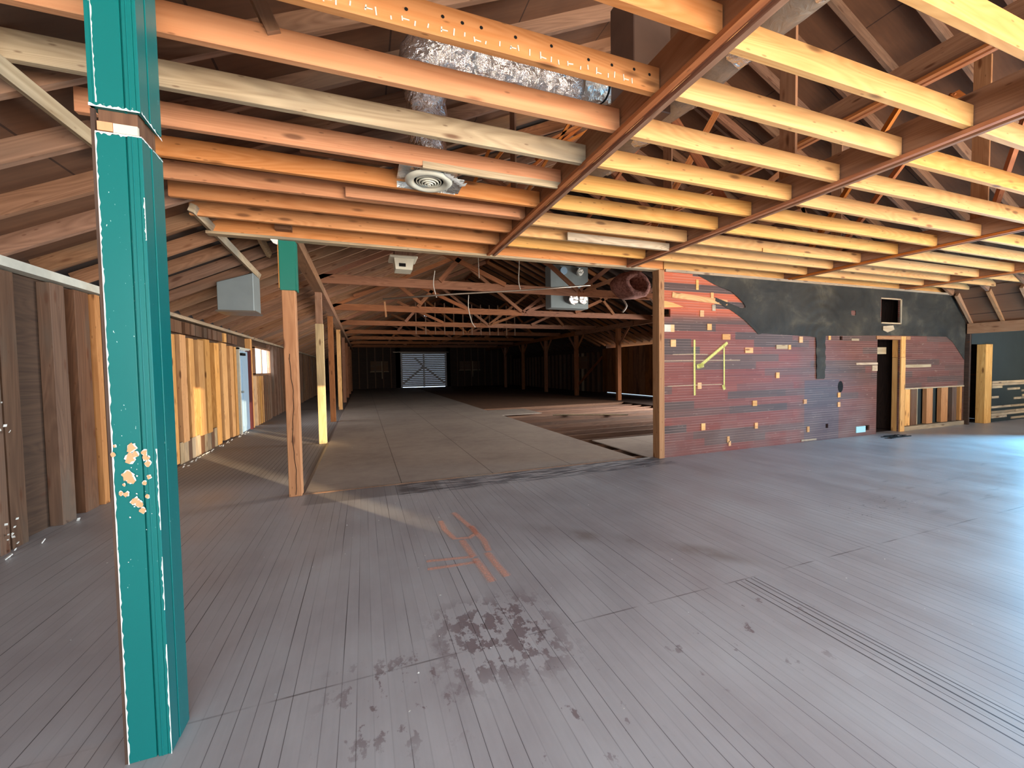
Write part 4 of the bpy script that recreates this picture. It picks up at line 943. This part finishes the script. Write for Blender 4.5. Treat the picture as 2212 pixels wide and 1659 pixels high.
# black building paper, ragged outline, gently quilted surface
out = [(5.02, 2.845), (5.35, 2.72), (5.72, 2.62), (5.97, 2.45), (6.02, 2.38), (5.95, 2.36), (5.35, 2.52), (5.36, 2.46), (5.75, 2.30), (6.0, 2.17), (6.2, 2.03), (6.33, 1.93), (6.40, 1.955), (7.6, 1.915), (7.75, 1.90), (7.78, 1.14), (8.00, 1.14), (8.0, 1.93), (9.60, 1.96), (9.62, 2.19), (9.62, 2.72), (10.30, 2.72), (10.30, 2.19), (9.62, 2.19), (9.60, 1.96), (10.6, 1.965), (11.9, 1.95), (12.15, 1.85), (12.45, 1.60), (12.64, 1.45), (12.64, 2.3), (12.1, 2.87), (5.02, 2.87)]
def paper(name, outline, holes, y):
    """cloth grid clipped to an outline"""
    def inside(x, z, poly):
        r = False; n = len(poly)
        for i in range(n):
            (xa, za), (xb, zb) = poly[i], poly[(i + 1) % n]
            if (za > z) != (zb > z) and x < (xb - xa) * (z - za) / (zb - za) + xa: r = not r
        return r
    f = MB(); st = 0.02; x = 4.95
    def h(x, z):
        edge = 0.0
        return y - 0.010 - 0.012 * (noise.noise(Vector((x * 2.2, z * 3.0, 1))) + 0.5 * noise.noise(Vector((x * 6, z * 7, 4)))) - 0.012 * math.exp(-((x - 7.9) ** 2) * 6) * (0.5 + 0.5 * math.sin(math.hypot(x - 7.9, z - 1.9) * 38))
    nx = int((12.66 - 4.95) / st); nz = int((2.9 - 1.1) / st); idx = {}
    for i in range(nx):
        for k in range(nz):
            xc, zc = 4.95 + (i + .5) * st, 1.1 + (k + .5) * st
            if not inside(xc, zc, outline): continue
            if any(a < xc < b and c < zc < d for a, b, c, d in holes): continue
            q = []
            for di, dk in ((0, 0), (1, 0), (1, 1), (0, 1)):
                key = (i + di, k + dk)
                if key not in idx:
                    xx, zz = 4.95 + key[0] * st, 1.1 + key[1] * st
                    idx[key] = len(f.v); f.v.append(Vector((xx + 0.008 * noise.noise(Vector((xx * 20, zz * 20, 2))), min(h(xx, zz), y - 0.001), zz + 0.008 * noise.noise(Vector((xx * 20, zz * 20, 7))))))
                q.append(idx[key])
            f.f.append(tuple(q)); f.sm.append(True); f.uv += [(0, 0)] * 4
    cnt = {}
    for q in f.f:
        for a in range(4):
            e = tuple(sorted((q[a], q[(a + 1) % 4]))); cnt[e] = cnt.get(e, 0) + 1
    rim = {v for e, c_ in cnt.items() if c_ == 1 for v in e}
    loops = [outline] + [[(a, c), (b, c), (b, d), (a, d)] for a, b, c, d in holes]
    for v in rim:
        p = f.v[v]; best = None
        for lp in loops:
            for i in range(len(lp)):
                a = Vector(lp[i]); b = Vector(lp[(i + 1) % len(lp)]); ab = b - a; t = max(0, min(1, (Vector((p.x, p.z)) - a).dot(ab) / max(ab.length_squared, 1e-9))); q = a + ab * t
                dd = (q - Vector((p.x, p.z))).length
                if best is None or dd < best[0]: best = (dd, q)
        if best[0] < st * 1.6:
            jit = 0.004 * noise.noise(Vector((p.x * 30, p.z * 30, 0)))
            f.v[v] = Vector((best[1].x + jit, p.y, best[1].y + jit))
    return f
simple = [(5.02, 2.845), (5.35, 2.72), (5.72, 2.62), (5.97, 2.45), (6.02, 2.38), (5.95, 2.36), (5.35, 2.52), (5.36, 2.46), (5.75, 2.30), (6.0, 2.17), (6.2, 2.03), (6.33, 1.93), (6.40, 1.955), (7.6, 1.915), (7.75, 1.90), (7.78, 1.14), (8.00, 1.14), (8.0, 1.93), (9.60, 1.96), (11.9, 1.96), (12.15, 1.85), (12.45, 1.60), (12.63, 1.45), (12.63, 2.3), (12.1, 2.87), (5.02, 2.87)]
paper('tar_paper', simple, [(9.62, 10.29, 2.19, 2.71), (8.72, 8.86, 2.33, 2.42)], Y0 - 0.001).build('building_paper', TAR, part, label='black building paper')
f = MB(); f.prism([(9.66, 2.14), (9.98, 2.16), (10.02, 2.08), (9.80, 2.02), (9.66, 2.06)], 5.035, 5.045); f.build('torn_flap', LT, part)
MB().box(4.36, 12.05, 5.04, 5.068, 2.86, 2.90, 'x').build('ragged_top_strip', LT, label='ragged plaster strip along the top of the partition', cat='wood strip')

# room to the right of the partition
struct('wall_side_room', MB().box(13.62, 16.0, 5.0, 5.05, 0, 2.6, 'x'), TARF)
struct('wall_side_room', MB().box(12.75, 13.62, 5.0, 5.05, 1.80, 2.6, 'x'), TARF)
struct('wall_side_room', MB().box(16.0, 16.1, 2.0, 6.0, 0, 2.6, 'z'), TARF)
struct('ceiling', MB().box(12.82, 16.1, 2.0, 5.2, 2.5, 2.55, 'x'), DECK)
MB().box(13.22, 13.50, 4.95, 5.10, 0.0, 1.80, 'z').build('door_post', SP, label='tan door post right of the dark opening at the right edge', cat='door jamb', bevel=0.004)
f = MB()
for k in range(16):
    z = 0.03 + k * 0.058
    if k in (6, 7, 10): continue
    x = 13.62
    while x < 15.9:
        l_ = random.uniform(0.3, 1.1)
        if random.random() < (0.8 if z < .6 else 0.45): MB().box(x, min(x + l_, 15.95), 4.985, 4.999, z, z + 0.05, 'x').build('lath_strip', LT, label='worn wall lath at the right picture edge, row %s from the floor' % nth(k + 1), cat='wood strip', group='worn laths of the side room wall')
        x += l_ + 0.01
mb = MB(); mb.box(9.35, 9.38, 5.2, 6.4, 0, 2.88, 'z'); mb.box(10.50, 10.53, 5.2, 6.4, 0, 2.88, 'z'); mb.box(9.35, 10.53, 6.4, 6.43, 0, 2.88, 'z'); mb.box(9.35, 10.53, 5.2, 6.43, 2.88, 2.9, 'x')  # boxes added to keep light out of the doorway and right-edge opening
mb.box(12.7, 14.2, 6.3, 6.33, 0, 2.6, 'x'); mb.box(14.2, 14.23, 5.05, 6.3, 0, 2.6, 'y'); mb.box(12.7, 12.73, 5.25, 6.3, 0, 2.6, 'y'); mb.box(12.7, 14.2, 5.06, 6.3, 2.58, 2.6, 'x'); mb.box(12.7, 14.2, 5.06, 6.3, -0.05, -0.001, 'x')
struct('wall_light_block', mb, DKW)
# torn hole debris by the doorway
f = MB()
for k in range(16): f.beam((9.05 + random.random() * .8, 4.65 + random.random() * .2, 0.006), (9.1 + random.random() * .8, 4.65 + random.random() * .2, 0.012), 0.03, 0.006)
f.build('splinter_debris', BLACK, label='dark splinters lying on the floor before the doorway', cat='debris', kind='stuff')
for o in bpy.data.objects:
    if '_w' in o: del o['_w']
